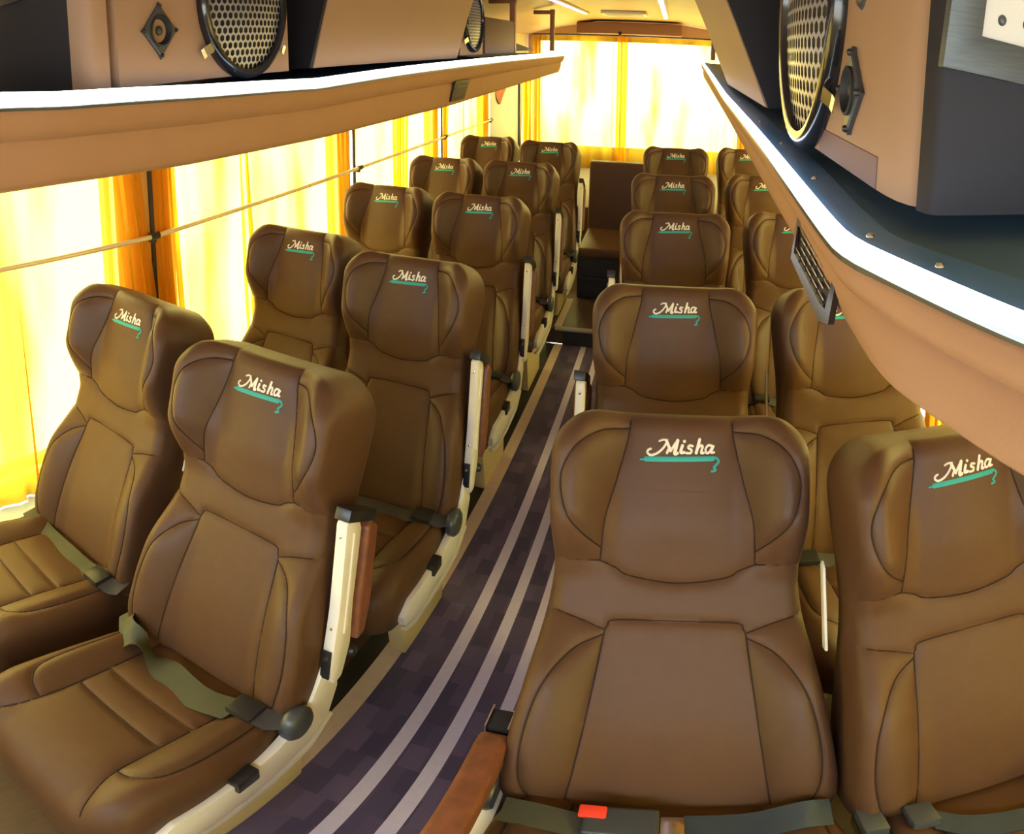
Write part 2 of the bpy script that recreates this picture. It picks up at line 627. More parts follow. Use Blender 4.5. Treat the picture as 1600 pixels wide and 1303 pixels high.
v, f = back_pad.shell(place_back, [(lambda z: np.minimum(z - 0.012, z * 0.5 - 0.03), -0.004), (-0.090, -0.002), (-0.122, 0.012), (-0.130, 0.03)])
BACK['shell'] = mesh_from('backrest', v, f, M['seat'], True)
PANELS = [('head_panel', 1), ('wing_panel', 2), ('wing_panel', 3), ('waist_panel', 4), ('lumbar_panel', 5), ('bolster_panel', 6), ('bolster_panel', 7)]
for nm, r in PANELS:
    v, f = back_pad.panel(r, place_back)
    BACK[r] = mesh_from(nm, v, f, M['seat_panel'] if r in (2, 3, 6, 7) else M['seat'], True)
BACK['seam'] = back_pad.seam_tubes(place_back, 0.0014, 0.0010).mesh('seam_stitching', M['seam'])
for k in ('shell', 1, 2, 3, 4, 5, 6, 7):
    try:
        BACK[k].set_sharp_from_angle(angle=math.radians(60))
    except Exception:
        pass

# -- the stitched word and its underline, drawn as thread strokes that follow the cloth
def strokes_mesh(name, strokes, m, lift, wk=1.0):
    mb = MB()
    for pts, w in strokes:
        c = catmull(pts, 6) if len(pts) > 2 else np.stack([np.linspace(pts[0][i], pts[1][i], 30) for i in (0, 1)], 1)
        t = (c[:, 0] - 800) * 1.2e-4
        s = 0.654 - (c[:, 1] - 400) * 1.3e-4
        q = np.stack([t, s], 1)
        d = np.gradient(q, axis=0)
        d /= np.linalg.norm(d, axis=1)[:, None] + 1e-12
        nn = np.stack([-d[:, 1], d[:, 0]], 1)
        hw_ = w * wk * 1.2e-4 / 2
        ends = np.concatenate([[q[0] - d[0] * hw_ * 0.7], q, [q[-1] + d[-1] * hw_ * 0.7]])
        nn = np.concatenate([nn[:1] * 0.45, nn, nn[-1:] * 0.45])
        L = ends + nn * hw_
        R = ends - nn * hw_
        rows_ = []
        for off, lf in ((L, 0.0), (L * 0.6 + R * 0.4, lift), (L * 0.4 + R * 0.6, lift), (R, 0.0)):
            z = back_pad.z(off) + lf + 0.0008
            rows_.append([Vector(p) for p in place_back(off, z)])
        mb.sheet(rows_)
    return mb.mesh(name, m, smooth=True)
WORD = [
    ([(378, 352), (342, 368), (332, 402), (375, 430), (450, 412), (520, 365), (575, 300), (600, 245)], 26),
    ([(488, 256), (540, 236), (606, 238)], 24),
    ([(590, 250), (618, 300), (652, 372)], 34),
    ([(652, 372), (700, 300), (752, 232)], 28),
    ([(748, 236), (728, 320), (712, 398), (750, 392)], 38),
    ([(636, 330), (616, 366), (602, 400)], 28),
    ([(818, 296), (800, 345), (798, 384), (846, 378)], 34),
    ([(836, 250), (848, 246)], 34),
    ([(962, 302), (915, 296), (900, 326), (942, 350), (930, 386), (868, 388)], 27),
    ([(1058, 216), (1034, 300), (1008, 388)], 34),
    ([(1022, 336), (1068, 292), (1098, 304), (1080, 380), (1116, 380)], 28),
    ([(1240, 296), (1180, 288), (1142, 332), (1152, 380), (1196, 368), (1236, 304)], 27),
    ([(1252, 296), (1220, 370), (1262, 372)], 28)]
LINE = [
    ([(306, 482), (1246, 450)], 66),
    ([(238, 490), (310, 484)], 26),
    ([(1236, 430), (1296, 444), (1326, 484), (1288, 528), (1262, 556), (1282, 592), (1226, 606)], 34)]
BACK['word'] = strokes_mesh('stitched_word', WORD, M['logo'], 0.0018, 1.25)
BACK['line'] = strokes_mesh('stitched_underline', LINE, M['teal'], 0.0012)

# -- seat cushion, coordinates t (across) and q (from the back forward)
QL = 0.425
def place_cush(P, z):
    P = np.atleast_2d(P)
    q = P[:, 1]
    return np.stack([P[:, 0], 0.03 - q, 0.365 + 0.055 * q / QL + z], 1)
def cush_hw(q):
    ks = np.array([0, 0.1, 0.25, 0.36, QL])
    kw = np.array([0.200, 0.212, 0.218, 0.218, 0.210])
    base = np.interp(q, ks, kw)
    R = 0.06
    d = np.clip(R - (QL - q), 0, R)
    base = base - (R - np.sqrt(np.maximum(R * R - d * d, 0)))
    R = 0.03
    d = np.clip(R - q, 0, R)
    return base - (R - np.sqrt(np.maximum(R * R - d * d, 0)))
def cush_h(t, q):
    return 0.022 * sstep(0.10, 0.18, np.abs(t)) - 0.035 * sstep(0.30, QL, q) ** 1.5 + 0.008 * np.exp(-((q - 0.2) / 0.12) ** 2)
csl = catmull([(-0.120, 0.0), (-0.118, 0.10), (-0.113, 0.22), (-0.116, 0.33), (-0.140, 0.395), (-0.165, 0.425)], 8)
cpl = np.array([(-0.114, 0.165), (0.114, 0.165)])
cpl2 = np.array([(-0.113, 0.235), (0.113, 0.235)])
cpl = np.stack([np.linspace(-0.115, 0.115, 30), np.full(30, 0.165)], 1)
cpl2 = np.stack([np.linspace(-0.113, 0.113, 30), np.full(30, 0.235)], 1)
cal = catmull([(-0.116, 0.32), (-0.150, 0.315), (-0.178, 0.285), (-0.188, 0.22), (-0.188, 0.12), (-0.180, 0.0)], 8)
cush_seams = [csl, mir(csl), cpl, cpl2, cal, mir(cal)]
def cband(a, b):
    return [(-0.115, a), (-0.115, b), (0.115, b), (0.115, a)]
icl = csl[csl[:, 1] <= 0.165]
icm = csl[(csl[:, 1] >= 0.165) & (csl[:, 1] <= 0.235)]
icf = csl[csl[:, 1] >= 0.235]
def sym_poly(c):
    return np.concatenate([c, mir(c)[::-1]])
side_poly = np.concatenate([cal, csl[csl[:, 1] <= 0.32]])
crow = np.concatenate([0.03 * np.linspace(0, 1, 8)[:-1] ** 1.5, np.linspace(0.03, 0.34, 62), QL - 0.085 * np.linspace(1, 0, 22)[1:] ** 1.5])
cush_pad = Pad(crow, cush_hw, cush_h, cush_seams, [sym_poly(icl), sym_poly(np.concatenate([[icl[-1]], icm, [icf[0]]])), sym_poly(icf), side_poly, mir(side_poly)], 81, 0.008, 0.010, 0.045)
CUSH = {}
v, f = cush_pad.shell(place_cush, [(lambda z: z - 0.02, -0.003), (lambda z: z - 0.06, 0.0), (lambda z: z * 0 - 0.125, 0.012), (lambda z: z * 0 - 0.13, 0.03)])
CUSH['shell'] = mesh_from('seat_cushion', v, f, M['seat'], True)
for nm, r in (('pleat_panel', 1), ('pleat_panel', 2), ('pleat_panel', 3), ('side_panel', 4), ('side_panel', 5)):
    v, f = cush_pad.panel(r, place_cush)
    CUSH[r] = mesh_from(nm, v, f, M['seat_panel'] if r in (4, 5) else M['seat'], True)
CUSH['seam'] = cush_pad.seam_tubes(place_cush, 0.0016, 0.0008).mesh('seam_stitching', M['seam'])
for k in ('shell', 1, 2, 3, 4, 5):
    try:
        CUSH[k].set_sharp_from_angle(angle=math.radians(60))
    except Exception:
        pass

# -- hardware meshes, sg = +1 when the aisle side is at +x, -1 when at -x
def hw_meshes(sg):
    D = {}
    x0 = sg * 0.236
    def X(a):
        return sg * a
    # curved side rail beside the cushion
    rail = [(0.125, 0.455), (0.085, 0.462), (0.05, 0.415), (0.02, 0.372), (-0.06, 0.352), (-0.18, 0.346), (-0.285, 0.350), (-0.325, 0.325), (-0.318, 0.292), (-0.25, 0.272), (-0.10, 0.272), (0.03, 0.285), (0.09, 0.315), (0.125, 0.375)]
    D['side_rail'] = MB().prism(rail, 'x', X(0.212), X(0.232)).mesh('side_rail', M['cream_metal'], bevel=0.004)
    strip = [(0.10, 0.30), (0.03, 0.262), (-0.10, 0.250), (-0.25, 0.250), (-0.30, 0.268), (-0.30, 0.258), (-0.25, 0.236), (-0.10, 0.232), (0.04, 0.244), (0.115, 0.285)]
    D['lower_rail'] = MB().prism(strip, 'x', X(0.210), X(0.226)).mesh('lower_rail', M['cream_metal'], bevel=0.003)
    D['pedestal'] = MB().prism([(0.10, 0.0), (-0.16, 0.0), (-0.20, 0.235), (-0.19, 0.265), (0.10, 0.265), (0.12, 0.2)], 'x', X(0.105), X(0.150)).mesh('pedestal', M['cream_plastic'], bevel=0.006)
    D['rail_button'] = MB().box((X(0.213), -0.165, 0.328), (X(0.240), -0.115, 0.360)).mesh('rail_button', M['black_plastic'], bevel=0.004)
    D['hinge_cover'] = MB().lathe([(0.0, -0.004), (0.034, -0.004), (0.038, 0.002), (0.038, 0.016), (0.031, 0.023), (0.016, 0.026), (0.0, 0.0265)], (X(0.222), -0.005, 0.385), (sg, 0, 0), 24).mesh('hinge_cover', M['grey_plastic'], smooth=True)
    # armrest folded up along the backrest
    def along(s, n):      # point in the (y, z) plane: s up the back, n in front of it
        return (s * UP[1] + n * NRM[1], ZB + s * UP[2] + n * NRM[2])
    def bar_pt(k, w):     # k: 0 foot .. 1 head of the raised armrest; w: -1 front edge .. 1 rear edge
        y = 0.104 + 0.080 * k + (0.024 + 0.006 * k) * w
        z = 0.432 + 0.335 * k - 0.018 * w * (0.4 + 0.6 * k)
        return (y, z)
    bar = [bar_pt(-0.02, 0.6), bar_pt(-0.05, -0.4), bar_pt(0.02, -1.0), bar_pt(0.22, -1.05), bar_pt(0.45, -0.85), bar_pt(0.97, -0.9), bar_pt(1.0, -0.6), bar_pt(1.0, 0.6), bar_pt(0.95, 0.9), bar_pt(0.5, 0.85), bar_pt(0.2, 1.2)]
    D['arm_bar'] = MB().prism(bar, 'x', X(0.224), X(0.248)).mesh('armrest_bar', M['cream_metal'], bevel=0.005)
    D['arm_rib'] = MB().prism([bar_pt(0.30, -0.1), bar_pt(0.30, 0.25), bar_pt(0.93, 0.25), bar_pt(0.93, -0.1)], 'x', X(0.246), X(0.251)).mesh('bar_rib', M['cream_metal'], bevel=0.0015)
    D['arm_cap'] = MB().prism([bar_pt(0.99, -1.1), bar_pt(0.99, 2.2), bar_pt(1.06, 2.2), bar_pt(1.06, -0.9)], 'x', X(0.222), X(0.254)).mesh('armrest_cap', M['black_plastic'], bevel=0.003)
    pad = [bar_pt(0.22, 1.3), bar_pt(0.45, 1.05), bar_pt(0.96, 1.05), bar_pt(1.0, 1.5), bar_pt(0.97, 2.3), bar_pt(0.45, 2.6), bar_pt(0.26, 2.3)]
    D['arm_pad'] = MB().prism(pad, 'x', X(0.216), X(0.260)).mesh('armrest_pad', M['burl'], bevel=0.008, seg=3)
    D['recline_plate'] = MB().prism([bar_pt(0.01, -1.06), bar_pt(0.20, -1.10), bar_pt(0.20, -1.30), bar_pt(0.01, -1.25)], 'x', X(0.227), X(0.245)).mesh('recline_plate', M['black_plastic'], bevel=0.001)
    b = bar_pt(0.15, -1.28)
    fn = (0, -0.97, 0.24)
    D['recline_button'] = MB().lathe([(0.0, 0.003), (0.004, 0.003), (0.005, 0.0), (0.005, -0.003)], (X(0.236), b[0], b[1]), fn, 12).mesh('recline_button', M['chrome'], smooth=True)
    for i_, k_ in enumerate((0.34, 0.90)):
        a = bar_pt(k_, -0.86)
        D['screw_%d' % i_] = MB().lathe([(0.0, 0.004), (0.003, 0.003), (0.004, 0.0), (0.004, -0.004)], (X(0.236), a[0], a[1]), fn, 10).mesh('screw', M['chrome'], smooth=True)
    k = bar_pt(0.13, 1.5)
    D['pivot_knob'] = MB().lathe([(0.0, 0.014), (0.010, 0.012), (0.012, 0.006), (0.012, -0.004)], (X(0.244), k[0], k[1]), (sg, 0, 0), 14).mesh('pivot_knob', M['black_plastic'], smooth=True)
    # armrest folded down
    bar2 = [(0.10, 0.36), (0.03, 0.36), (0.02, 0.41), (-0.32, 0.41), (-0.33, 0.435), (0.10, 0.455)]
    D['down_bar'] = MB().prism(bar2, 'x', X(0.224), X(0.246)).mesh('armrest_bar', M['cream_metal'], bevel=0.004)
    pad2 = [(0.055, 0.440), (0.055, 0.478), (0.02, 0.488), (-0.28, 0.480), (-0.325, 0.470), (-0.33, 0.432), (-0.29, 0.426), (0.02, 0.434)]
    D['down_pad'] = MB().prism(pad2, 'x', X(0.216), X(0.260)).mesh('armrest_pad', M['burl'], bevel=0.012, seg=3)
    D['down_cap'] = MB().box((X(0.222), 0.058, 0.440), (X(0.254), 0.100, 0.484)).mesh('armrest_cap', M['black_plastic'], bevel=0.005)
    for i_, xx in enumerate((0.220, 0.253)):
        D['down_trim_%d' % i_] = MB().box((X(xx), 0.056, 0.444), (X(xx + 0.003), 0.104, 0.488)).mesh('cap_trim', M['chrome'], bevel=0.0008)
    # slim bracket used between two seats
    D['mid_bracket'] = MB().prism([along(0.36, -0.058), along(0.36, -0.078), along(0.51, -0.078), along(0.52, -0.070), along(0.51, -0.058)], 'x', X(0.2265), X(0.2315)).mesh('recliner_bracket', M['cream_metal'], bevel=0.002)
    # floor frame under the wall side
    D['wall_leg'] = MB().prism([(0.08, 0.0), (-0.12, 0.0), (-0.18, 0.265), (0.09, 0.265)], 'x', X(-0.20), X(-0.175)).mesh('wall_side_leg', M['cream_plastic'], bevel=0.004)
    D['seat_pan'] = MB().box((-0.20, -0.30, 0.262), (0.20, 0.06, 0.292)).mesh('seat_pan', M['black_plastic'], bevel=0.004)
    return D
HW = {1: hw_meshes(1), -1: hw_meshes(-1)}

def ribbon_mesh(name, pts, w, m, t=0.0022):
    """a strap through points (x, y, z), each with a width direction"""
    c = catmull([p[:3] for p in pts], 6)
    d = catmull([p[3:6] for p in pts], 6)
    rows_ = []
    for k in np.linspace(-1, 1, 5):
        rows_.append([Vector(a + b / np.linalg.norm(b) * w * 0.5 * k) for a, b in zip(c, d)])
    return MB().slab(rows_, (0, 0, -t)).mesh(name, m, smooth=True)

def cz(t, q):
    return float(0.365 + 0.055 * q / QL + cush_pad.z([(t, q)])[0])
def on_cush(t, y, lift=0.004):
    q = min(max(0.03 - y, 0.012), QL - 0.02)
    return (t, y, cz(min(max(t, -0.19), 0.19), q) + lift)

def lap_belt(sg, style):
    """straps lying across the rear of the cushion; returns list of (name, mesh, label)"""
    out = []
    if style in ('twisted', 'flat', 'dark'):
        mm = {'twisted': M['webbing'], 'flat': M['webbing'], 'dark': M['webbing_dark']}[style]
        p = []
        if style == 'twisted':
            path = [(-0.225, 0.005, 0.020, (0.3, 1, 0.3)), (-0.16, -0.055, 0.018, (0.1, 0.6, 0.9)), (-0.10, -0.052, 0.022, (0, 0.6, -0.8)), (-0.03, -0.060, 0.010, (0.2, 1, 0.15)), (0.06, -0.070, 0.008, (0.2, 1, 0.1)), (0.14, -0.055, 0.010, (0.2, 1, 0.1))]
        else:
            path = [(-0.215, -0.030, 0.008, (0.1, 1, 0.2)), (-0.12, -0.034, 0.006, (0, 1, 0.2)), (0, -0.036, 0.006, (0, 1, 0.2)), (0.09, -0.034, 0.006, (0, 1, 0.2)), (0.15, -0.026, 0.008, (0, 1, 0.2))]
        for (t, y, lf, d) in path:
            a = on_cush(sg * t, y, lf)
            p.append((a[0], a[1], a[2], sg * d[0], d[1], d[2]))
        out.append(('belt_strap', ribbon_mesh('belt_strap', p, 0.060 if style == 'twisted' else 0.046, mm), None))
        a = on_cush(sg * 0.155, -0.045, 0.012)
        bk = MB().box((a[0] - 0.028, a[1] - 0.024, a[2] - 0.006), (a[0] + 0.028, a[1] + 0.024, a[2] + 0.008))
        out.append(('belt_buckle', bk.mesh('belt_buckle', M['black_plastic'], bevel=0.004), None))
        bk = MB()
        a2 = on_cush(sg * 0.205, -0.035, 0.012)
        p2 = [(a[0] + sg * 0.02, a[1], a[2], 0, 1, 0.1), (a2[0], a2[1], a2[2], 0, 1, 0.2), (sg * 0.226, -0.02, 0.405, 0, 1, 0.3)]
        out.append(('belt_strap', ribbon_mesh('belt_strap', p2, 0.044, M['webbing_dark']), None))
    return out

SEATS = []
BELT_CACHE = {}
def bus_seat(x, y, sg, aisle, arm, belt, label, recline=0.0, wide=1.0, tall=1.0):
    """x, y: place of the bottom of the backrest; sg: side on which the aisle lies"""
    r = thing('bus_seat', label, 'seat', (x, y, 0), 'brown upholstered bus seats')
    r.scale = (wide, tall, tall)
    b = link('backrest', BACK['shell'], r)
    if recline:
        a = math.radians(-recline)
        b.rotation_euler = (a, 0, 0)
        p = Vector((0, 0, 0.36))
        b.location = p - Matrix.Rotation(a, 3, 'X') @ p
    for nm, k in PANELS:
        link(nm, BACK[k], b)
    link('seam_stitching', BACK['seam'], b)
    link('stitched_word', BACK['word'], b, label='cream stitched script word')
    link('stitched_underline', BACK['line'], b, label='teal stitched flourish under the word')
    c = link('seat_cushion', CUSH['shell'], r)
    for k, nm in ((1, 'pleat_panel'), (2, 'pleat_panel'), (3, 'pleat_panel'), (4, 'side_panel'), (5, 'side_panel')):
        link(nm, CUSH[k], c)
    link('seam_stitching', CUSH['seam'], c)
    D = HW[sg]
    link('seat_pan', D['seat_pan'], r)
    link('wall_side_leg', D['wall_leg'], r)
    link('pedestal', D['pedestal'], r)
    if aisle:
        ra = link('side_rail', D['side_rail'], r)
        link('rail_button', D['rail_button'], ra)
        link('lower_rail', D['lower_rail'], r)
        link('hinge_cover', D['hinge_cover'], r)
        if arm == 'up':
            a = link('armrest', D['arm_bar'], r, label='cream armrest folded up beside the backrest')
            for k in ('arm_rib', 'arm_cap', 'arm_pad', 'recline_plate', 'recline_button', 'screw_0', 'screw_1', 'pivot_knob'):
                link(D[k].name.split('.')[0], D[k], a)
        else:
            a = link('armrest', D['down_bar'], r, label='armrest folded down with reddish pad')
            for k in ('down_pad', 'down_cap', 'down_trim_0', 'down_trim_1'):
                link(D[k].name.split('.')[0], D[k], a)
    else:
        link('recliner_bracket', D['mid_bracket'], r)
    if belt:
        key = (sg, belt)
        if key not in BELT_CACHE:
            BELT_CACHE[key] = lap_belt(sg, belt)
        for nm, me, lb in BELT_CACHE[key]:
            link(nm, me, r, label=lb)
    SEATS.append(r)
    return r

# ------------------------------------------------------------------ the shell of the coach
XL, XR = -1.66, 0.92
YF, YR = -0.75, 6.70
ZC = 1.80
fl = MB().box((XL - 0.05, YF, -0.06), (-0.745, YR, 0)).box((0.02, YF, -0.06), (XR + 0.05, YR, 0))
fl.build('floor', M['wood_floor'], kind='structure')

STEP_Y = 3.52
# aisle covering with printed stripes: one mesh, faces with their own material
def aisle():
    cuts = [(-0.745, -0.725, 2), (-0.725, -0.688, 1), (-0.688, -0.655, 0), (-0.655, -0.637, 2)]
    edges = [(-0.745, 'dark'), (-0.690, 'edge'), (-0.640, 'carpet'), (-0.522, 'stripe'), (-0.488, 'carpet'), (-0.427, 'stripe'), (-0.394, 'carpet'), (-0.338, 'stripe'), (-0.308, 'carpet'), (-0.10, 'edge'), (-0.05, 'dark'), (0.02, None)]
    vs, fs, mi = [], [], []
    mats = [M['carpet'], M['stripe'], M['edge'], M['rubber']]
    idx = {'carpet': 0, 'stripe': 1, 'edge': 2, 'dark': 3}
    for (a, k), (b, _) in zip(edges[:-1], edges[1:]):
        n = len(vs)
        for z in (0.0, -0.06):
            vs += [(a, YF, z), (b, YF, z), (b, STEP_Y, z), (a, STEP_Y, z)]
        fs += [(n, n + 1, n + 2, n + 3), (n + 7, n + 6, n + 5, n + 4), (n, n + 4, n + 5, n + 1), (n + 2, n + 6, n + 7, n + 3)]
        mi += [idx[k]] * 4
    me = mesh_from('floor_aisle', vs, fs, mats)
    me.polygons.foreach_set('material_index', mi)
    link('floor_aisle', me, kind='structure')
aisle()
MB().box((-0.745, STEP_Y + 0.004, 0.0), (0.02, YR, 0.085)).build('floor_step', M['wood_floor'], kind='structure')
MB().box((-0.640, STEP_Y - 0.008, 0.0), (-0.06, STEP_Y + 0.004, 0.080)).build('trim_1', M['step_dark'], kind='structure')
MB().box((-0.690, STEP_Y - 0.012, 0.080), (-0.05, STEP_Y + 0.03, 0.091)).build('trim_2', M['step_metal'], kind='structure', bevel=0.002)
MB().box((-0.700, STEP_Y + 0.032, 0.0855), (-0.655, 4.0, 0.0875)).build('trim_3', M['edge'], kind='structure')

ZW0, ZW1 = 0.42, 1.42       # window opening
PIL_L = [(-0.75, -0.45), (1.20, 1.47), (2.62, 2.75), (3.89, 3.98), (5.04, 6.08)]
PIL_R = [(-0.75, -0.45), (0.56, 0.66), (1.72, 1.84), (3.22, 3.32), (4.62, 4.72), (6.40, 6.70)]
def side_wall(name, x0, x1, pil, no):
    MB().box((x0, YF, 0), (x1, YR, ZW0)).build(name, M['wall'], kind='structure')
    MB().box((x0, YF, ZW1), (x1, YR, ZC + 0.05)).build(name + '_upper', M['wall'], kind='structure')
    for a, b in pil:
        MB().box((x0, a, ZW0), (x1, b, ZW1)).build(name + '_pillar', M['pillar'], kind='structure')
    gaps = [(pil[i][1], pil[i + 1][0]) for i in range(len(pil) - 1)]
    if pil[-1][1] < YR - 0.05:
        gaps.append((pil[-1][1], YR))
    for i, (a, b) in enumerate(gaps):
        w = MB()
        for (p, q) in (((a, ZW0), (b, ZW0 + 0.02)), ((a, ZW1 - 0.02), (b, ZW1)), ((a, ZW0), (a + 0.02, ZW1)), ((b - 0.02, ZW0), (b, ZW1))):
            w.box((x0, p[0], p[1]), (x0 + 0.03, q[0], q[1]))
        fr = w.build('window_%d' % (no + i), M['rubber'], kind='structure')
        xm = (x0 + x1) / 2
        MB().box((x0 + 0.012, a + 0.02, ZW0 + 0.02), (x0 + 0.018, b - 0.02, ZW1 - 0.02)).build('pane', M['glass'], fr)
side_wall('wall_left', XL - 0.06, XL, PIL_L, 1)
side_wall('wall_right', XR, XR + 0.06, PIL_R, 10)
MB().box((XL, YF, 0.33), (XL + 0.11, 5.0, 0.36)).build('trim_4', M['sill'], kind='structure', bevel=0.008)

# rear wall with its wide window
RW0, RW1 = 0.60, 1.645
for nm, a, b in (('wall_rear', (XL - 0.06, 0), (XR + 0.06, RW0)), ('wall_rear_upper', (XL - 0.06, RW1), (XR + 0.06, ZC + 0.05)), ('wall_rear_left', (XL - 0.06, RW0), (-1.56, RW1)), ('wall_rear_right', (0.76, RW0), (XR + 0.06, RW1))):
    MB().box((a[0], YR, a[1]), (b[0], YR + 0.06, b[1])).build(nm, M['header'] if nm == 'wall_rear' else M['ceiling'], kind='structure')
w = MB()
for p, q in (((-1.56, RW0), (0.76, RW0 + 0.03)), ((-1.56, RW1 - 0.03), (0.76, RW1)), ((-1.56, RW0), (-1.53, RW1)), ((0.73, RW0), (0.76, RW1))):
    w.box((p[0], YR + 0.02, p[1]), (q[0], YR + 0.05, q[1]))
fr = w.build('window_20', M['rubber'], kind='structure')
MB().box((-1.53, YR + 0.03, RW0 + 0.03), (0.73, YR + 0.036, RW1 - 0.03)).build('pane', M['glass'], fr)
# front wall with the windscreen, behind the camera
for nm, a, b in (('wall_front', (XL - 0.06, 0), (XR + 0.06, 1.20)), ('wall_front_upper', (XL - 0.06, 1.62), (XR + 0.06, ZC + 0.05)), ('wall_front_left', (XL - 0.06, 1.15), (-1.45, 1.62)), ('wall_front_right', (0.72, 1.15), (XR + 0.06, 1.62))):
    MB().box((a[0], YF - 0.06, a[1]), (b[0], YF, b[1])).build(nm, M['wall'], kind='structure')
w = MB()
for p, q in (((-1.45, 1.15), (0.72, 1.18)), ((-1.45, 1.59), (0.72, 1.62)), ((-1.45, 1.15), (-1.42, 1.62)), ((0.69, 1.15), (0.72, 1.62))):
    w.box((p[0], YF - 0.05, p[1]), (q[0], YF - 0.02, q[1]))
fr = w.build('window_21', M['rubber'], kind='structure')
MB().box((-1.42, YF - 0.04, 1.18), (0.69, YF - 0.034, 1.59)).build('pane', M['glass'], fr)
# ceiling: flat middle, coved towards the sides
prof = [(XL - 0.06, 1.66), (XL + 0.25, 1.73), (-1.05, 1.775), (-0.84, ZC), (0.0, ZC), (0.22, 1.775), (XR - 0.25, 1.73), (XR + 0.06, 1.66)]
poly = prof + [(XR + 0.06, ZC + 0.08), (XL - 0.06, ZC + 0.08)]
MB().prism(poly, 'y', YF - 0.06, YR + 0.06).build('ceiling', M['ceiling'], kind='structure')

# ------------------------------------------------------------------ seats
ROW = ['front', 'second', 'third', 'fourth', 'last']
LA = [(-0.782, 0.929), (-0.779, 1.654), (-0.836, 2.509), (-0.863, 3.330), (-0.859, 4.129)]
LW = [(-1.300, 0.985), (-1.270, 1.760), (-1.318, 2.540), (-1.335, 3.330), (-1.345, 4.240)]
RA = [(0.035, 0.917), (0.023, 1.616), (0.023, 2.422), (0.012, 3.192), (0.027, 4.128)]
RW = [(0.503, 0.872), (0.535, 1.621), (0.545, 2.480), (0.530, 3.280), (0.546, 4.230)]
BACK_OFF = 0.66 * UP[1]
DESC = {
    ('L', 1): 'brown aisle seat in the %s row of the left block, armrest folded up',
    ('L', 0): 'brown seat beside the left windows in the %s row, lit yellow by curtains',
    ('R', 1): 'brown seat by the aisle in the %s row of the right block',
    ('R', 0): 'brown seat beside the right windows in the %s row, partly under the luggage rack'}
for i in range(5):
    wd = 1.075 if i == 0 else 1.06
    lb = DESC[('L', 1)] % ROW[i]
    if i == 0:
        lb = 'nearest left aisle seat, twisted olive and blue belt lying on its cushion'
    if i == 1:
        lb = 'second row aisle seat of the left block, dark belt across its cushion'
    bus_seat(LA[i][0], LA[i][1] - BACK_OFF, 1, True, 'up', 'twisted' if i == 0 else 'dark', lb)
    lb = DESC[('L', 0)] % ROW[i]
    bus_seat(LW[i][0], LW[i][1] - BACK_OFF, 1, False, None, 'flat' if i == 0 else 'dark', lb)
    lb = DESC[('R', 1)] % ROW[i]
    if i == 0:
        lb = 'nearest right aisle seat with its reddish brown armrest folded down'
    elif i == 1:
        lb = 'second row aisle seat of the right block, cream armrest raised in the aisle'
    bus_seat(RA[i][0], RA[i][1] - BACK_OFF, -1, True, 'down' if i == 0 else 'up', None if i == 0 else 'dark', lb, 11.0 if i == 0 else 0.0, wd, 1.03 if i == 0 else 1.0)
    bus_seat(RW[i][0], RW[i][1] - BACK_OFF, -1, False, None, None if i == 0 else 'dark', DESC[('R', 0)] % ROW[i], 0.0, 1.0 if i == 0 else wd)
R1, R1W = SEATS[2], SEATS[3]

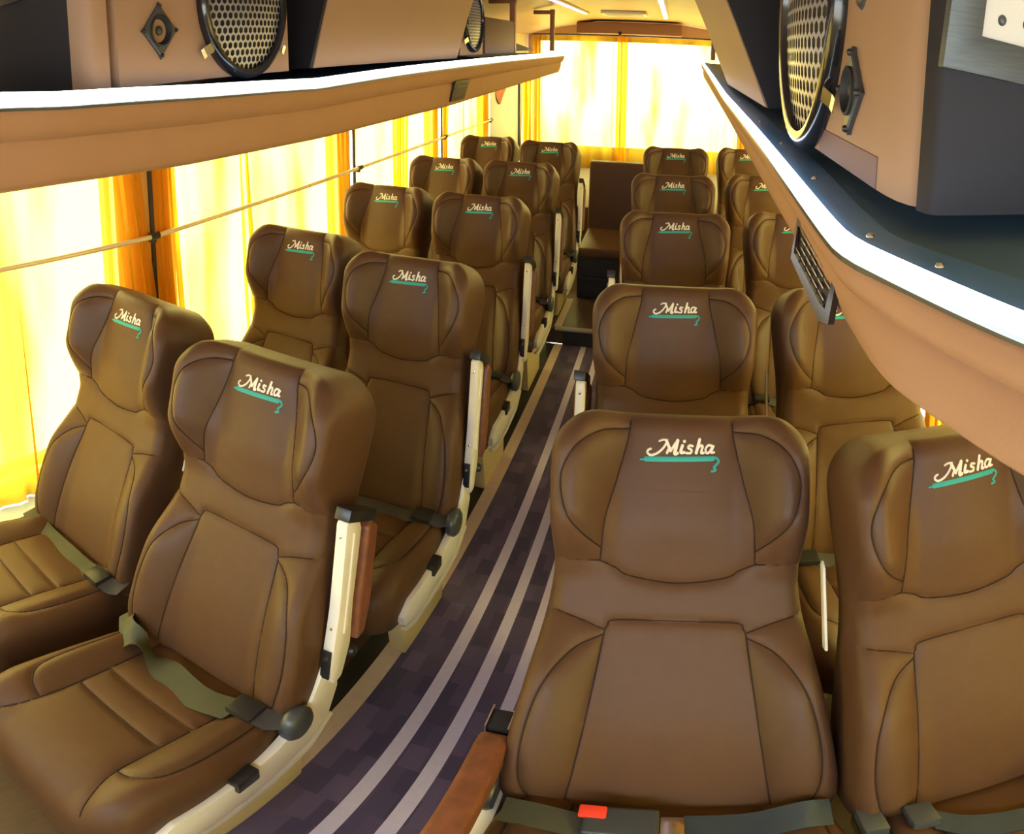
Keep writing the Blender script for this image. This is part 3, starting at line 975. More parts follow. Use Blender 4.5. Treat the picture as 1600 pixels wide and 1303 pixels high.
# belts of the two nearest right seats, with buckles
def near_belts():
    r = R1
    x, y = r.location.x, r.location.y
    def P(t, yy, lf, d):
        a = on_cush(t, yy, lf)
        return (a[0], a[1], a[2], *d)
    link('belt_strap', ribbon_mesh('belt_strap', [P(-0.20, -0.05, 0.012, (0, 1, 0.1)), P(-0.15, -0.055, 0.010, (0, 1, 0)), P(-0.09, -0.06, 0.014, (0, 1, 0))], 0.046, M['webbing']), r)
    a = on_cush(-0.055, -0.05, 0.018)
    bk = link('belt_buckle', MB().box((a[0] - 0.045, a[1] - 0.030, a[2] - 0.010), (a[0] + 0.045, a[1] + 0.026, a[2] + 0.014)).mesh('belt_buckle', M['grey_plastic'], bevel=0.006, seg=3), r)
    link('red_button', MB().box((a[0] - 0.052, a[1] + 0.000, a[2] + 0.010), (a[0] - 0.018, a[1] + 0.022, a[2] + 0.020)).mesh('release_button', M['red'], bevel=0.003), bk, label='red release button')
    link('buckle_tongue', MB().box((a[0] + 0.046, a[1] - 0.02, a[2]), (a[0] + 0.075, a[1] + 0.016, a[2] + 0.004)).mesh('buckle_tongue', M['chrome'], bevel=0.001), bk)
    link('belt_strap', ribbon_mesh('belt_strap', [P(0.02, -0.05, 0.014, (0, 1, 0)), P(0.10, -0.045, 0.010, (0, 1, 0.1)), P(0.16, -0.05, 0.020, (0.1, 1, 0.3)), P(0.20, -0.04, 0.012, (0.1, 1, 0.3))], 0.046, M['webbing_blue']), r)
    r = R1W
    link('belt_strap', ribbon_mesh('belt_strap', [P(-0.13, -0.04, 0.016, (0, 1, 0.2)), P(-0.08, -0.075, 0.010, (0.2, 1, 0)), P(0.0, -0.095, 0.008, (0.3, 1, 0)), P(0.07, -0.08, 0.012, (0.1, 1, 0.2))], 0.044, M['webbing_blue']), r)
    a = on_cush(-0.14, -0.035, 0.016)
    link('belt_buckle', MB().box((a[0] - 0.02, a[1] - 0.022, a[2] - 0.012), (a[0] + 0.02, a[1] + 0.022, a[2] + 0.014)).mesh('belt_buckle', M['grey_plastic'], bevel=0.005), r)
    loop = [P(0.07, -0.075, 0.012, (0.1, 1, 0.2)), P(0.085, -0.05, 0.030, (0.2, 1, 0.6)), P(0.12, -0.02, 0.034, (0.6, 1, 0.3)), P(0.17, -0.03, 0.018, (1, 0.6, 0))]
    link('belt_strap', ribbon_mesh('belt_strap', loop, 0.044, M['webbing']), r)
    a = on_cush(-0.205, -0.02, 0.010)
    link('belt_anchor', MB().box((a[0] - 0.018, a[1] - 0.03, a[2] - 0.01), (a[0] + 0.016, a[1] + 0.02, a[2] + 0.022)).mesh('belt_anchor', M['steel'], bevel=0.004), r)
near_belts()

# the low bench in the middle of the last row
def rear_bench():
    x0, x1, y0 = -0.640, -0.200, 4.02
    r = thing('bench_seat', 'low brown middle bench seat at the end of the aisle', 'bench', ((x0 + x1) / 2, y0, 0.085))
    MB().box((x0, y0 + 0.03, 0.085), (x1, y0 + 0.58, 0.335)).build('base', M['step_dark'], r)
    MB().box((x0, y0 + 0.018, 0.205), (x1, y0 + 0.03, 0.212)).build('base_strip', M['grey_plastic'], r)
    MB().box((x0, y0, 0.335), (x1, y0 + 0.56, 0.395)).build('seat_cushion', M['seat'], r, bevel=0.025, seg=4)
    MB().prism([(y0 + 0.50, 0.37), (y0 + 0.58, 0.80), (y0 + 0.60, 0.815), (y0 + 0.68, 0.815), (y0 + 0.70, 0.80), (y0 + 0.62, 0.37)], 'x', x0, x1).build('backrest', M['seat'], r, bevel=0.015, seg=3)
rear_bench()

# ------------------------------------------------------------------ curtains
def curtain_left(ya, yb, gathers, label, seed, x=XL + 0.045, z0=0.365, z1=1.415):
    """cloth hung along the left windows; gathers: list of (centre, half width, amplitude)"""
    rng = random.Random(seed)
    n = max(24, int((yb - ya) / 0.0045))
    ys = np.linspace(ya, yb, n)
    amp = np.full(n, 0.007)
    freq = np.full(n, 2 * PI / 0.16)
    for c, h, a in gathers:
        g = np.exp(-((ys - c) / h) ** 4)
        amp = np.maximum(amp, a * g)
        freq = np.maximum(freq, 2 * PI / 0.042 * g)
    ph = np.cumsum(freq) * (ys[1] - ys[0]) + rng.random() * 6
    rows_ = []
    for z in np.linspace(z0, z1, 16):
        k = (z - z0) / (z1 - z0)
        lean = 0.02 * (1 - k) * np.sin(seed * 1.7) + 0.01 * np.sin(3 * k + seed)
        sway = 0.6 + 0.4 * np.sin(5 * k + ys * 9 + seed)
        xx = x + amp * (np.sin(ph + 0.5 * np.sin(4 * k + seed)) * sway + 0.35 * np.sin(2.3 * ph + seed))
        yy = ys + lean * (0.3 + amp / 0.02) + amp * 0.9 * np.cos(ph)
        rows_.append([(a, b, z) for a, b in zip(xx, yy)])
    o = MB().sheet(rows_).build('curtain', M['curtain'], None, smooth=True)
    return tag(o, label, 'curtain', 'yellow curtains')

curtain_left(-0.40, 1.288, [(1.235, 0.09, 0.027), (0.75, 0.03, 0.014)], 'yellow curtain at the nearest left window, gathered at the first pillar', 1)
curtain_left(1.352, 2.675, [(1.415, 0.10, 0.027), (1.86, 0.035, 0.022), (2.62, 0.075, 0.022)], 'yellow curtain behind the second left window, gathered at both pillars', 2)
curtain_left(2.735, 3.910, [(2.745, 0.03, 0.018), (3.30, 0.14, 0.022), (3.86, 0.07, 0.022)], 'yellow curtain at the third left window with a bunch of folds in its middle', 3)
curtain_left(3.945, 5.000, [(4.01, 0.07, 0.022), (4.95, 0.07, 0.020), (4.4, 0.02, 0.012)], 'yellow curtain between the third pillar and the pale rear pillar on the left', 4)
curtain_left(6.13, 6.60, [(6.16, 0.03, 0.018), (6.36, 0.05, 0.02), (6.56, 0.05, 0.02)], 'short yellow curtain between the pale rear pillar and the rear corner', 5)

def curtain_right(ya, yb, gathers, label, seed):
    o = curtain_left(ya, yb, gathers, label, seed, x=XR - 0.045)
    return o
curtain_right(-0.40, 0.60, [(0.55, 0.07, 0.022)], 'yellow curtain at the nearest right window behind the rack', 6)
curtain_right(0.64, 1.78, [(0.68, 0.06, 0.022), (1.70, 0.09, 0.022)], 'yellow curtain at the right window beside the front right seat', 7)
curtain_right(1.81, 3.26, [(1.88, 0.09, 0.022), (3.20, 0.07, 0.022)], 'yellow curtain at the right window beside the second and third rows', 8)
curtain_right(3.29, 4.66, [(3.34, 0.06, 0.022), (4.6, 0.07, 0.022)], 'yellow curtain at the right window beside the fourth row', 9)
curtain_right(4.69, 6.56, [(4.75, 0.07, 0.022), (5.4, 0.1, 0.022), (6.0, 0.08, 0.02)], 'yellow curtain at the last right window before the rear corner', 10)

def curtain_rear(xa, xb, gathers, label, seed, yo=0.06):
    n = int((xb - xa) / 0.005)
    xs = np.linspace(xa, xb, n)
    amp = np.full(n, 0.007)
    freq = np.full(n, 2 * PI / 0.13)
    for c, h, a in gathers:
        g = np.exp(-((xs - c) / h) ** 4)
        amp = np.maximum(amp, a * g)
        freq = np.maximum(freq, 2 * PI / 0.05 * g)
    ph = np.cumsum(freq) * (xs[1] - xs[0]) + seed
    rows_ = []
    for z in np.linspace(0.42, 1.665, 18):
        k = (z - 0.42) / 1.245
        yy = YR - yo + amp * (np.sin(ph + 0.4 * np.sin(4 * k + seed)) + 0.3 * np.sin(2.1 * ph + k))
        xx = xs + amp * 0.8 * np.cos(ph)
        rows_.append([(a, b, z) for a, b in zip(xx, yy)])
    o = MB().sheet(rows_).build('curtain', M['curtain'], None, smooth=True)
    return tag(o, label, 'curtain', 'yellow curtains')
curtain_rear(-1.60, -0.545, [(-0.625, 0.065, 0.034), (-1.5, 0.09, 0.02)], 'left half of the yellow curtain over the rear window', 3)
curtain_rear(-0.610, 0.84, [(-0.555, 0.065, 0.034), (0.75, 0.1, 0.02)], 'right half of the yellow curtain over the rear window', 5, 0.135)

# curtain rails behind the racks
for xx, lb in ((XL + 0.045, 'left'), (XR - 0.045, 'right')):
    o = MB().tube([(xx, -0.5, 1.425), (xx, 6.60, 1.425)], 0.006, 8).build('curtain_rail', M['grey_plastic'], None, smooth=True)
    tag(o, 'thin curtain rail along the tops of the %s windows' % lb, 'rail')
o = MB().tube([(-1.6, YR - 0.06, 1.674), (0.86, YR - 0.06, 1.674)], 0.007, 8).build('curtain_rail', M['grey_plastic'], None, smooth=True)
tag(o, 'curtain rail across the top of the rear window', 'rail')

# brass guard rod across the left windows
r = thing('guard_rod', 'thin brass coloured rod running across the left curtains at shoulder height', 'rod', (-1.57, 2.4, 1.04))
rod_pts = [(-1.570, -0.4, 1.075), (-1.570, 0.72, 1.070), (-1.570, 1.28, 1.040), (-1.570, 2.31, 1.030), (-1.570, 3.3, 1.025), (-1.570, 5.05, 1.020)]
MB().tube(rod_pts, 0.0075, 10).build('tube', M['rod'], r, smooth=True)
for yy, zz in ((1.30, 1.040), (2.70, 1.028), (3.92, 1.024), (5.0, 1.020)):
    b = MB().tube([(-1.570, yy - 0.018, zz), (-1.570, yy + 0.018, zz)], 0.0115, 10)
    b.box((-1.612, yy - 0.006, zz - 0.02), (-1.571, yy + 0.008, zz + 0.004))
    b.build('bracket', M['black_plastic'], r)
# black cords where two curtains meet
for yy, ii in ((1.322, 0), (2.705, 1), (3.933, 2)):
    o = MB().box((-1.612, yy - 0.008, 0.45), (-1.604, yy + 0.008, 1.41)).build('pillar_strip', M['rubber'], None)
    tag(o, 'dark strip showing between two curtains at the %s left pillar' % ('first', 'second', 'third')[ii], 'strip')

# pale rear pillar on the left and the reddish cloth at its top
o = MB().box((-1.66, 5.06, 0.42), (-1.60, 6.02, 1.42)).build('pillar_cover', M['dpillar'], None, bevel=0.015)
tag(o, 'pale grey cover of the rear left pillar, bare between two curtains', 'pillar')
o = MB().box((-1.61, 6.03, 0.62), (-1.585, 6.11, 1.40)).build('pillar_strip', M['grey_plastic'], None, bevel=0.006)
tag(o, 'narrow dark green grey strip along the rear edge of the pale pillar', 'strip')
rows_ = []
for i in range(9):
    k = i / 8
    wd = 0.17 * (1 - k) ** 0.6 + 0.012
    rows_.append([(-1.592 + 0.008 * math.sin(j * 1.3 + i), 5.42 - wd * 1.6 + 3.2 * wd * j / 8 - 0.10 * k, 1.40 - 0.29 * k) for j in range(9)])
o = MB().slab(rows_, (-0.004, 0, 0)).build('hanging_cloth', M['pink_cloth'], None, smooth=True)
tag(o, 'small pinkish red cloth hanging at the top of the pale rear pillar', 'cloth')

# ------------------------------------------------------------------ luggage racks
def interp_path(pts, ys):
    p = np.array(sorted(pts, key=lambda a: a[1]))
    return np.stack([np.interp(ys, p[:, 1], p[:, 0]), ys, np.interp(ys, p[:, 1], p[:, 2])], 1)

def smooth_path(pts, n):
    p = sorted(pts, key=lambda a: a[1])
    return catmull(p, n)

def rack(side, led, low, outer, wall_x, label, rivets_at, H=0.021):
    sg = 1 if side == 'right' else -1        # towards the wall
    ys = np.unique(np.concatenate([np.linspace(0.12, 1.5, 70), np.linspace(1.5, 4.4, 40)]))
    A = interp_path(led, ys)                 # lower edge of the light strip
    B = interp_path(low, ys)
    O_ = interp_path(outer, ys)
    kz = np.ones(3) / 3
    for arr in (A, B, O_):
        for c in (0, 2):
            arr[:, c] = np.convolve(np.pad(arr[:, c], 1, 'edge'), kz, 'valid')
    r = thing('luggage_rack', label, 'rack', (A[20][0] + sg * 0.3, 1.0, 1.35), 'overhead luggage racks')
    def off(P, dx, dz):
        return [Vector((p[0] + sg * dx, p[1], p[2] + dz)) for p in P]
    mid1 = A * 0.62 + B * 0.38
    mid2 = A * 0.50 + B * 0.50
    # soft fascia: rounded upper roll, crease, lower roll
    def fr(k, dx):
        return off(A * (1 - k) + B * k, dx, 0)
    rows_ = [fr(0, 0.004), fr(0.02, -0.002), fr(0.10, -0.006), fr(0.24, -0.007), fr(0.36, -0.003), fr(0.41, 0.005), fr(0.46, 0.003), fr(0.52, 0.0005), fr(0.75, -0.002), fr(0.94, -0.002), off(B, 0.001, 0.001), off(B, 0.010, -0.004), off(B, 0.035, 0.0)]
    MB().sheet(rows_).build('fascia', M['rack'], r, smooth=True)
    # underside and shelf
    under = [off(B, 0.033, 0.0), [Vector((wall_x, p[1], p[2] + 0.06)) for p in B]]
    MB().sheet(under).build('underside', M['rack'], r)
    # light strip with a thin profile under it
    MB().slab([off(A, 0.001, 0.001), off(A, 0.0, H * 0.5), off(A, 0.001, H)], (sg * 0.006, 0, 0)).build('light_strip', M['led'], r, label='glowing white light strip')
    MB().slab([off(A, -0.0035, -0.004), off(A, -0.0035, 0.0)], (sg * 0.008, 0, 0)).build('strip_profile', M['grey_plastic'], r)
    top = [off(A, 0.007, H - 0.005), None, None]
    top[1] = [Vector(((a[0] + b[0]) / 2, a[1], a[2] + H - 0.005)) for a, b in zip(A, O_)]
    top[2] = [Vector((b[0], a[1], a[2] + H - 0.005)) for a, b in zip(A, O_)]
    MB().slab(top, (0, 0, -0.003)).build('trim_plate', M['trim_led_glow'], r)
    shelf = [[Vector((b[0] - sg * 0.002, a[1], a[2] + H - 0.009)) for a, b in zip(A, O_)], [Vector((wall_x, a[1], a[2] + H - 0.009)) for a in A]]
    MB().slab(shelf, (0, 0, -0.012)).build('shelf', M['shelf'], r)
    for yy in rivets_at:
        i = int(np.argmin(np.abs(ys - yy)))
        c = ((A[i][0] * 0.45 + O_[i][0] * 0.55), ys[i], A[i][2] + H - 0.005)
        MB().lathe([(0.0, 0.003), (0.0028, 0.0022), (0.004, 0.0), (0.004, -0.002)], c, (0, 0, 1), 10).build('rivet', M['chrome'], r, smooth=True)
    return r, ys, A, B, O_, H

L_led = [(-0.82, 4.4, 1.497), (-0.82, 2.9, 1.484), (-0.82, 1.74, 1.471), (-0.82, 1.22, 1.462), (-0.82, 0.82, 1.474), (-0.82, 0.5, 1.488), (-0.83, 0.39, 1.497), (-0.86, 0.1, 1.50)]
L_low = [(-0.86, 4.4, 1.395), (-0.86, 2.2, 1.352), (-0.86, 1.28, 1.354), (-0.86, 0.82, 1.366), (-0.86, 0.5, 1.382), (-0.86, 0.1, 1.398)]
L_out = [(-0.868, 4.4, 0), (-0.868, 0.6, 0), (-0.90, 0.1, 0)]
rackL, ysL, AL, BL, OL, HL = rack('left', L_led, L_low, L_out, XL + 0.12, 'left overhead luggage rack edged with a bright white light strip', [0.45, 0.53, 0.95, 1.30, 1.62, 1.95, 2.25])
R_led = [(0.195, 4.4, 1.480), (0.178, 3.0, 1.447), (0.166, 2.0, 1.419), (0.158, 1.2, 1.411), (0.153, 0.94, 1.409), (0.141, 0.52, 1.407), (0.141, 0.46, 1.407), (0.175, 0.365, 1.407), (0.203, 0.285, 1.407), (0.275, 0.1, 1.407)]
R_low = [(0.215, 4.4, 1.395), (0.190, 2.0, 1.355), (0.168, 0.8, 1.341), (0.164, 0.517, 1.341), (0.158, 0.40, 1.341), (0.163, 0.37, 1.341), (0.1755, 0.334, 1.341), (0.193, 0.264, 1.341), (0.245, 0.1, 1.341)]
R_out = [(0.245, 4.4, 0), (0.225, 1.6, 0), (0.207, 0.784, 0), (0.194, 0.583, 0), (0.192, 0.48, 0), (0.210, 0.44, 0), (0.250, 0.36, 0), (0.33, 0.1, 0)]
rackR, ysR, AR, BR, OR, HR = rack('right', R_led, R_low, R_out, XR - 0.12, 'right overhead luggage rack with a white light strip bending outward near the camera', [0.40, 0.47, 0.72, 1.0, 1.3, 1.8], 0.0135)

# vents let into the fascias
def vent_right():
    r = thing('air_vent', 'dark diamond shaped slotted air vent on the right rack front', 'vent', (0.160, 0.61, 1.355))
    # outline in (y, z) on the fascia plane, long hexagon
    def P(u, v, d):
        y = 0.612 + u * 0.108
        zc = 1.3585 + u * 0.006
        x = 0.1585 - d + v * 0.55
        return Vector((x, y, zc + v))
    ring = [(-1.0, -0.013), (-0.72, 0.013), (0.90, 0.015), (1.0, 0.012), (0.55, -0.017), (-0.80, -0.019)]
    inner = [(-0.80, -0.009), (-0.66, 0.008), (0.74, 0.008), (0.84, 0.007), (0.55, -0.011), (-0.66, -0.011)]
    mb = MB()
    n = len(ring)
    vs = [P(u, v, 0.001) for u, v in ring] + [P(u, v, 0.007) for u, v in ring] + [P(u, v, 0.007) for u, v in inner] + [P(u, v, 0.002) for u, v in inner]
    fs = []
    for i in range(n):
        j = (i + 1) % n
        fs += [(i, j, n + j, n + i), (n + i, n + j, 2 * n + j, 2 * n + i), (2 * n + i, 2 * n + j, 3 * n + j, 3 * n + i)]
    mb.add(vs, fs)
    mb.build('frame', M['ring'], r)
    MB().add([P(u, v, 0.0022) for u, v in inner], [tuple(range(n))]).build('backing', M['cone'], r)
    for row, v in enumerate((-0.0085, -0.0035, 0.0015, 0.0058)):
        for k in range(5):
            u0 = -0.62 + k * 0.26 + (0.13 if row % 2 else 0)
            if u0 + 0.18 > 0.66:
                continue
            a = [P(u0, v - 0.0014, 0.0035), P(u0 + 0.16, v - 0.0014, 0.0035), P(u0 + 0.16, v + 0.0014, 0.0065), P(u0, v + 0.0014, 0.0065)]
            b = [q + Vector((0.001, 0, 0)) for q in a]
            MB().add(a + b, [(0, 1, 2, 3), (7, 6, 5, 4), (0, 4, 5, 1), (1, 5, 6, 2), (2, 6, 7, 3), (3, 7, 4, 0)]).build('slat', M['cream_metal'], r)
vent_right()
def vent_left():
    y0, y1 = 2.16, 2.33
    i = int(np.argmin(np.abs(ysL - 2.24)))
    a, b = Vector(AL[i]), Vector(BL[i])
    r = thing('air_vent', 'small dark slotted air vent on the left rack front', 'vent', (b.x, 2.24, 1.38))
    d = (b - a)
    def P(y, k, out):
        p = a + d * k
        return Vector((p.x + out + 0.004, y, p.z))
    c = [P(y0, 0.36, 0.002), P(y1, 0.36, 0.002), P(y1 - 0.02, 0.90, 0.002), P(y0, 0.90, 0.002)]
    mb = MB()
    mb.add(c + [q + Vector((0.006, 0, 0)) for q in c], [(3, 2, 1, 0), (4, 5, 6, 7), (0, 1, 5, 4), (1, 2, 6, 5), (2, 3, 7, 6), (3, 0, 4, 7)])
    mb.build('frame', M['black_plastic'], r)
    for k in (0.46, 0.56, 0.66, 0.76):
        q = [P(y0 + 0.018, k, 0.008), P(y1 - 0.03, k, 0.008), P(y1 - 0.03, k + 0.04, 0.012), P(y0 + 0.018, k + 0.04, 0.012)]
        MB().add(q + [z - Vector((0.002, 0, 0)) for z in q], [(0, 1, 2, 3), (7, 6, 5, 4), (0, 4, 5, 1), (1, 5, 6, 2), (2, 6, 7, 3), (3, 7, 4, 0)]).build('slat', M['grey_plastic'], r)
vent_left()

# ------------------------------------------------------------------ boxes, speakers and bins standing on the racks
def speaker(c, sg, R, label, tilt=0.0):
    """round loudspeaker let into a panel; sg: direction (x) it faces"""
    ax = Vector((sg, tilt, 0)).normalized()
    r = thing('loudspeaker', label, 'speaker', tuple(c), 'round rack loudspeakers')
    c = Vector(c)
    MB().lathe([(R * 1.00, -0.004), (R * 1.00, 0.008), (R * 0.985, 0.017), (R * 0.94, 0.021), (R * 0.88, 0.018), (R * 0.86, 0.010), (R * 0.86, 0.002)], c, ax, 56).build('ring', M['ring'], r, smooth=True)
    MB().lathe([(R * 0.87, 0.001), (R * 0.3, 0.0012), (0.0001, 0.0013)], c, ax, 40).build('cone', M['cone'], r, smooth=True)
    # perforated domed grille: a net of real holes
    a = ax.orthogonal().normalized()
    a = Vector((0, 1, 0)) - ax * ax.y
    a.normalize()
    b = ax.cross(a)
    pitch = R * 0.108
    hr = pitch * 0.41
    vs, fs = [], []
    def P(u, v):
        rr = math.hypot(u, v) / (R * 0.87)
        return c + a * u + b * v + ax * (0.009 + 0.013 * (1 - min(rr, 1) ** 2))
    rows_n = int(R / (pitch * 0.866)) + 1
    for j in range(-rows_n, rows_n + 1):
        v = j * pitch * 0.866
        for i in range(-rows_n, rows_n + 1):
            u = (i + 0.5 * (j % 2)) * pitch
            if math.hypot(u, v) > R * 0.87:
                continue
            n0 = len(vs)
            for k in range(6):
                an = PI / 6 + k * PI / 3
                vs.append(P(u + pitch * 0.5774 * math.cos(an), v + pitch * 0.5774 * math.sin(an)))
            for k in range(6):
                an = PI / 6 + k * PI / 3
                vs.append(P(u + hr * math.cos(an), v + hr * math.sin(an)))
            for k in range(6):
                k2 = (k + 1) % 6
                fs.append((n0 + k, n0 + k2, n0 + 6 + k2, n0 + 6 + k))
    MB().add(vs, fs).build('grille', M['mesh'], r)
    for an in ((2.55 if sg > 0 else 0.6), (0.6 if sg > 0 else 2.55)):
        q = c - b * 0 + a * math.cos(an) * R * 1.01 - Vector((0, 0, 1)) * abs(math.sin(an)) * R * 1.01 + ax * 0.008
        t = (q - c).normalized()
        w_ = ax.cross(t).normalized()
        pts = [q - t * 0.022, q + t * 0.004 + ax * 0.008, q + t * 0.016 - ax * 0.002, q + t * 0.024 - ax * 0.004]
        MB().slab([[p + w_ * 0.009 for p in pts], [p - w_ * 0.009 for p in pts]], tuple(ax * 0.002)).build('clamp', M['chrome'], r)
    return r

def tweeter(c, sg, d, label):
    r = thing('tweeter', label, 'speaker', tuple(c), 'diamond tweeters')
    c = Vector(c)
    ax = Vector((sg, 0, 0))
    def Q(y, z, x):
        return c + Vector((sg * x, y, z))
    k = 0.16
    outl = []
    for (y, z) in ((d, 0), (0, d), (-d, 0), (0, -d)):
        ty, tz = -z, y
        outl += [(y * (1 - k) - ty * k * 0.6, z * (1 - k) - tz * k * 0.6), (y, z), (y * (1 - k) + ty * k * 0.6, z * (1 - k) + tz * k * 0.6)]
    n = len(outl)
    vs = [Q(y, z, 0) for y, z in outl] + [Q(y, z, 0.005) for y, z in outl] + [Q(y * 0.93, z * 0.93, 0.007) for y, z in outl]
    m_ = 24
    cr = d * 0.50
    vs += [Q(cr * math.cos(2 * PI * i / m_), cr * math.sin(2 * PI * i / m_), 0.007) for i in range(m_)]
    fs = []
    for i in range(n):
        j = (i + 1) % n
        fs += [(i, j, n + j, n + i), (n + i, n + j, 2 * n + j, 2 * n + i)]
    for i in range(n):        # face between outline and round hole
        j = (i + 1) % n
        a0, a1 = i * m_ // n, (i + 1) * m_ // n
        base = 3 * n
        loop = [2 * n + i, 2 * n + j] + [base + (q % m_) for q in range(a1, a0 - 1, -1)]
        fs.append(tuple(loop))
    MB().add(vs, fs).build('plate', M['grey_plastic'], r)
    MB().lathe([(cr * 1.12, 0.0065), (cr * 1.12, 0.010), (cr * 1.0, 0.011), (cr * 0.95, 0.008), (cr * 0.8, -0.001), (0.0001, -0.0015)], c, ax, 28).build('horn', M['cone'], r, smooth=True)
    MB().lathe([(cr * 0.36, -0.002), (cr * 0.34, 0.003), (cr * 0.2, 0.006), (0.0001, 0.007)], c, ax, 18).build('dome', M['grey_plastic'], r, smooth=True)
    for (y, z) in ((d, 0), (0, d), (-d, 0), (0, -d)):
        MB().lathe([(0.0001, 0.0115), (0.0025, 0.0108), (0.0036, 0.008), (0.0036, 0.005)], c + Vector((0, y * 0.86, z * 0.86)), ax, 10).build('screw', M['black_plastic'], r, smooth=True)
    return r

ZT = 1.772
def zt(ys, A, y):
    return float(np.interp(y, ys, A[:, 2])) + 0.025

# --- left side
zL = zt(ysL, AL, 0.9)
r = thing('speaker_cabinet', 'tan speaker cabinet on the left rack, dark end panel towards the camera', 'cabinet', (-1.1, 0.9, zL))
x0 = -0.872
# body with rounded near corner: polygon in plan (x, y)
MB().prism([(x0, 1.168), (x0, 0.660), (x0 - 0.02, 0.652), (-1.40, 0.652), (-1.40, 1.168)], 'z', zL + 0.004, ZT - 0.01).build('panel', M['bin_tan'], r)
MB().prism([(x0, 0.640), (x0, 0.612), (x0 - 0.008, 0.602), (x0 - 0.03, 0.596), (x0 - 0.06, 0.596), (x0 - 0.06, 0.640)], 'z', zL + 0.004, ZT - 0.01).build('corner_post', M['bin_tan'], r, smooth=True)
MB().box((-1.42, 0.600, zL + 0.004), (x0 - 0.058, 0.636, ZT - 0.01)).build('end_panel', M['bin_dark'], r, bevel=0.002)
MB().box((-1.20, 0.592, 1.665), (-0.985, 0.600, ZT - 0.02)).build('end_plate', M['ring'], r, bevel=0.002)
speaker((x0 + 0.002, 1.005, 1.634), 1, 0.140, 'round black loudspeaker with a hex grille on the left speaker cabinet')
tweeter((x0 + 0.0005, 0.760, 1.585), 1, 0.046, 'diamond shaped black tweeter left of the left loudspeaker')

def storage_bin(side, y0, y1, xb, xt, zb, wall_x, label):
    """closed bin with a lid leaning over the aisle and a dark end panel"""
    r = thing('storage_bin', label, 'bin', ((xb + wall_x) / 2, (y0 + y1) / 2, zb), 'closed bins on the racks')
    sg = -1 if side == 'left' else 1
    poly = [(xb, zb), (xb + (xt - xb) * 0.5, zb + (ZT - zb) * 0.5), (xt, ZT - 0.012), (wall_x, ZT - 0.09), (wall_x, zb)]
    MB().prism(poly, 'y', y0 + 0.012, y1).build('lid', M['bin_tan'], r)
    pe = [(xb + sg * 0.004, zb), (xt + sg * 0.006, ZT - 0.012), (wall_x, ZT - 0.09), (wall_x, zb)]
    MB().prism(pe, 'y', y0, y0 + 0.011).build('end_panel', M['bin_dark'], r)
    return r
storage_bin('left', 1.262, 2.30, -0.872, -0.775, zt(ysL, AL, 2.2) + 0.001, -1.42, 'long tan storage bin on the left rack behind the loudspeaker')
r = thing('speaker_cabinet', 'narrow tan speaker cabinet at the far end of the left storage bin', 'cabinet', (-1.1, 2.5, zt(ysL, AL, 2.5)))
MB().box((-0.880, 2.36, zt(ysL, AL, 2.5) + 0.008), (-1.40, 2.66, ZT - 0.01)).build('panel', M['bin_tan'], r)
speaker((-0.878, 2.51, 1.635), 1, 0.115, 'loudspeaker seen almost edge-on at the far end of the left bin')
o = MB().box((-0.88, 2.70, zt(ysL, AL, 3.0) + 0.004), (-1.40, 3.22, 1.66)).build('rack_box', M['box_brown'], None, bevel=0.006)
tag(o, 'reddish brown box on the left rack behind the far loudspeaker', 'box')
o = MB().prism([(3.40, zt(ysL, AL, 3.6) + 0.003), (3.40, 1.60), (4.38, 1.53), (4.38, zt(ysL, AL, 4.3) + 0.003)], 'x', -1.05, -1.08).build('rack_flap', M['bin_dark'], None)
tag(o, 'dark sloping panel at the far end of the left rack', 'panel')
# posts from the rack to the ceiling
for (px, py, lb) in ((-0.90, 3.26, 'nearer brown post from the left rack to the ceiling'), (-0.895, 4.32, 'farther brown post from the left rack to the ceiling')):
    r = thing('rack_post', lb, 'post', (px, py, zt(ysL, AL, py)), 'brown rack posts')
    MB().box((px - 0.016, py - 0.016, zt(ysL, AL, py) + 0.002), (px + 0.016, py + 0.016, ZT + 0.004)).build('tube', M['brown_tube'], r, bevel=0.004)
    MB().box((px - 0.14, py - 0.014, ZT - 0.026), (px + 0.016, py + 0.014, ZT - 0.002)).build('bracket_arm', M['brown_tube'], r, bevel=0.003)
o = MB().box((-0.922, 3.05, 1.575), (-0.919, 3.16, 1.665)).build('paper_tag', M['white_plate'], None)
tag(o, 'small white paper tag on the reddish box by the nearer rack post', 'tag')

# --- right side
zR = zt(ysR, AR, 0.6)
x0 = 0.202
r = thing('speaker_cabinet', 'tan speaker cabinet on the right rack, dark end panel with switch plate facing the camera', 'cabinet', (0.4, 0.7, zR))
MB().prism([(x0, 1.06), (x0, 0.560), (x0 + 0.001, 0.535), (x0 + 0.004, 0.512), (x0 + 0.010, 0.496), (x0 + 0.020, 0.486), (0.75, 0.480), (0.75, 1.06)], 'z', zR + 0.003, ZT - 0.01).build('panel', M['bin_tan'], r, smooth=True)
MB().prism([(x0 + 0.009, 0.478), (x0 + 0.013, 0.466), (x0 + 0.022, 0.460), (0.75, 0.460), (0.75, 0.478)], 'z', zR + 0.003, ZT - 0.01).build('end_panel', M['bin_dark'], r, smooth=True)
MB().box((x0 + 0.001, 0.56, zR + 0.0035), (x0 - 0.0012, 0.80, zR + 0.030)).build('kick_strip', M['kick'], r)
speaker((x0 - 0.002, 0.880, 1.608), -1, 0.180, 'large round black loudspeaker with a hex grille on the right cabinet near the camera')
tweeter((x0 - 0.0005, 0.655, 1.512), -1, 0.042, 'diamond shaped black tweeter right of the right loudspeaker')
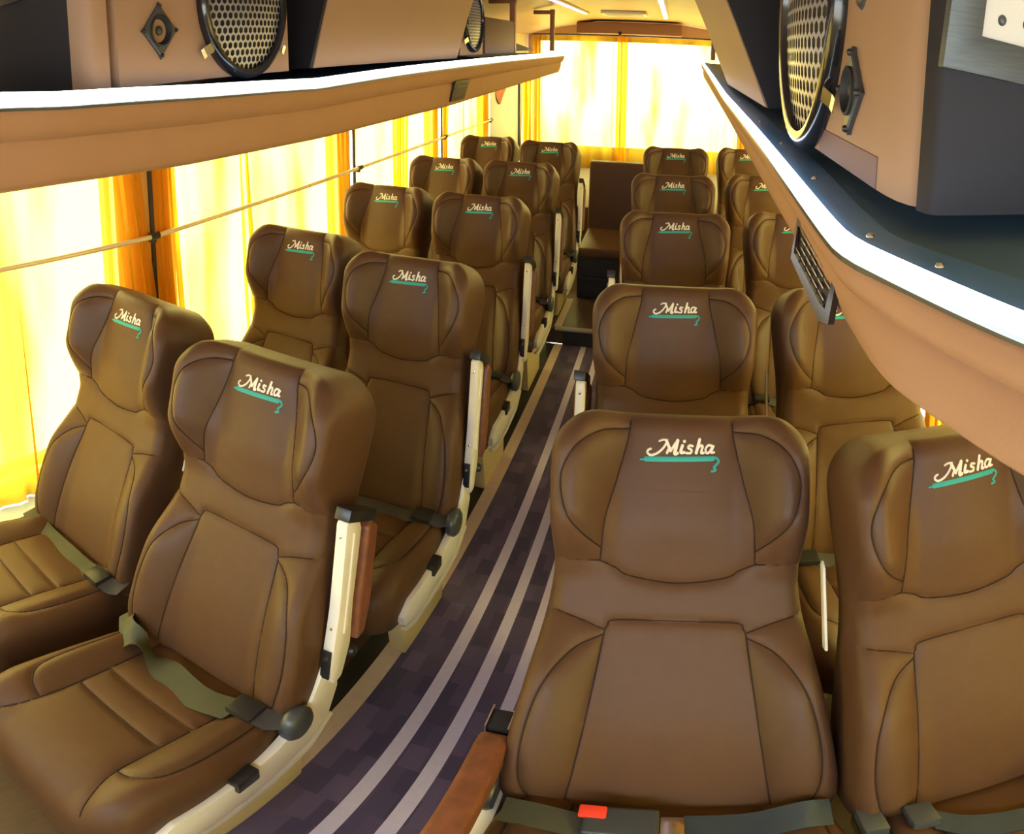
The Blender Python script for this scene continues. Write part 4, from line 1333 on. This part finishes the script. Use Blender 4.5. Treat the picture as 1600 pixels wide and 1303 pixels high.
o = MB().lathe([(0.0001, 0.006), (0.012, 0.005), (0.016, 0.0), (0.016, -0.002)], (x0, 0.645, 1.604), (-1, 0, 0), 20).build('round_knob', M['grey_plastic'], None, smooth=True)
tag(o, 'small round dark knob above the right tweeter', 'knob')
# steel switch plate on the end panel
yp = 0.460
r = thing('switch_plate', 'brushed steel plate with a white insert and screws on the dark end panel', 'plate', (0.32, yp, 1.54))
def frame_poly():
    return [(0.214, 1.541), (0.226, 1.700), (0.46, 1.700), (0.46, 1.523)]
fp = frame_poly()
ip = [(0.249, 1.566), (0.257, 1.690), (0.44, 1.690), (0.44, 1.552)]
def ring_prism(a, b, y_front, y_back, inner_y):
    vs = [(p[0], y_back, p[1]) for p in a] + [(p[0], y_front, p[1]) for p in a] + [(p[0], y_front, p[1]) for p in b] + [(p[0], inner_y, p[1]) for p in b]
    fs = []
    for i in range(4):
        j = (i + 1) % 4
        fs += [(i, j, 4 + j, 4 + i), (4 + i, 4 + j, 8 + j, 8 + i), (8 + i, 8 + j, 12 + j, 12 + i)]
    return MB().add(vs, fs)
ring_prism(fp, ip, yp - 0.010, yp, yp - 0.003).build('frame', M['steel'], r, bevel=0.0012)
MB().box((0.2465, yp - 0.0045, 1.55), (0.442, yp - 0.001, 1.692)).build('insert', M['white_plate'], r)
for (sx, sz) in ((0.270, 1.580), (0.296, 1.580), (0.270, 1.672), (0.296, 1.672)):
    b = MB().lathe([(0.0001, 0.0035), (0.0030, 0.003), (0.0042, 0.0008), (0.0042, -0.001)], (sx, yp - 0.0045, sz), (0, -1, 0), 14)
    b.build('screw', M['steel'], r, smooth=True)
storage_bin('right', 1.33, 2.35, 0.208, 0.040, zt(ysR, AR, 2.3) - 0.008, 0.75, 'long tan storage bin on the right rack with a dark brown end')
r = thing('rack_post', 'brown post from the right rack to the ceiling near the rear window', 'post', (0.262, 4.3, zt(ysR, AR, 4.3)), 'brown rack posts')
MB().box((0.252, 4.284, zt(ysR, AR, 4.3) + 0.002), (0.284, 4.316, ZT + 0.003)).build('tube', M['brown_tube'], r, bevel=0.004)

# ------------------------------------------------------------------ ceiling fittings
for xx, y0, y1, lb in ((-0.76, 0.6, 5.05, 'left violet white light strip on the ceiling'), (-0.095, 0.6, 5.40, 'right violet white light strip on the ceiling')):
    r = thing('ceiling_light', lb, 'light', (xx, (y0 + y1) / 2, ZC), 'ceiling light strips')
    MB().box((xx - 0.030, y0 - 0.02, ZC - 0.010), (xx + 0.030, y1 + 0.02, ZC - 0.001)).build('housing', M['ceiling'], r, bevel=0.003)
    MB().box((xx - 0.016, y0, ZC - 0.016), (xx + 0.016, y1, ZC - 0.0102)).build('diffuser', M['led_violet'], r, label='glowing violet white diffuser')
r = thing('ceiling_vent', 'small pale rectangular vent on the ceiling near the rear window', 'vent', (-0.42, 4.9, ZC))
MB().box((-0.60, 4.75, ZC - 0.022), (-0.24, 5.10, ZC - 0.001)).build('frame', M['cream_metal'], r, bevel=0.005)
for k in range(4):
    MB().box((-0.57, 4.79 + k * 0.07, ZC - 0.027), (-0.27, 4.82 + k * 0.07, ZC - 0.0222)).build('slat', M['white_plate'], r)
r = thing('rear_header', 'brown padded box above the middle of the rear window', 'header', (-0.46, 6.05, 1.73))
MB().box((-1.03, 6.20, 1.680), (0.06, 6.60, 1.775)).build('cover', M['header'], r, bevel=0.008)
MB().lathe([(0.0001, 0.03), (0.012, 0.028), (0.018, 0.015), (0.018, 0.0)], (-0.575, 6.20, 1.690), (0, -0.6, -0.8), 14).build('camera_dome', M['black_plastic'], r, smooth=True)
# low parcel shelf behind the last row
o = MB().box((XL + 0.10, 4.80, 0.0855), (XR - 0.10, YR - 0.26, 0.47)).build('rear_shelf', M['seat'], None, bevel=0.02)
tag(o, 'brown upholstered shelf behind the last row under the rear window', 'shelf')
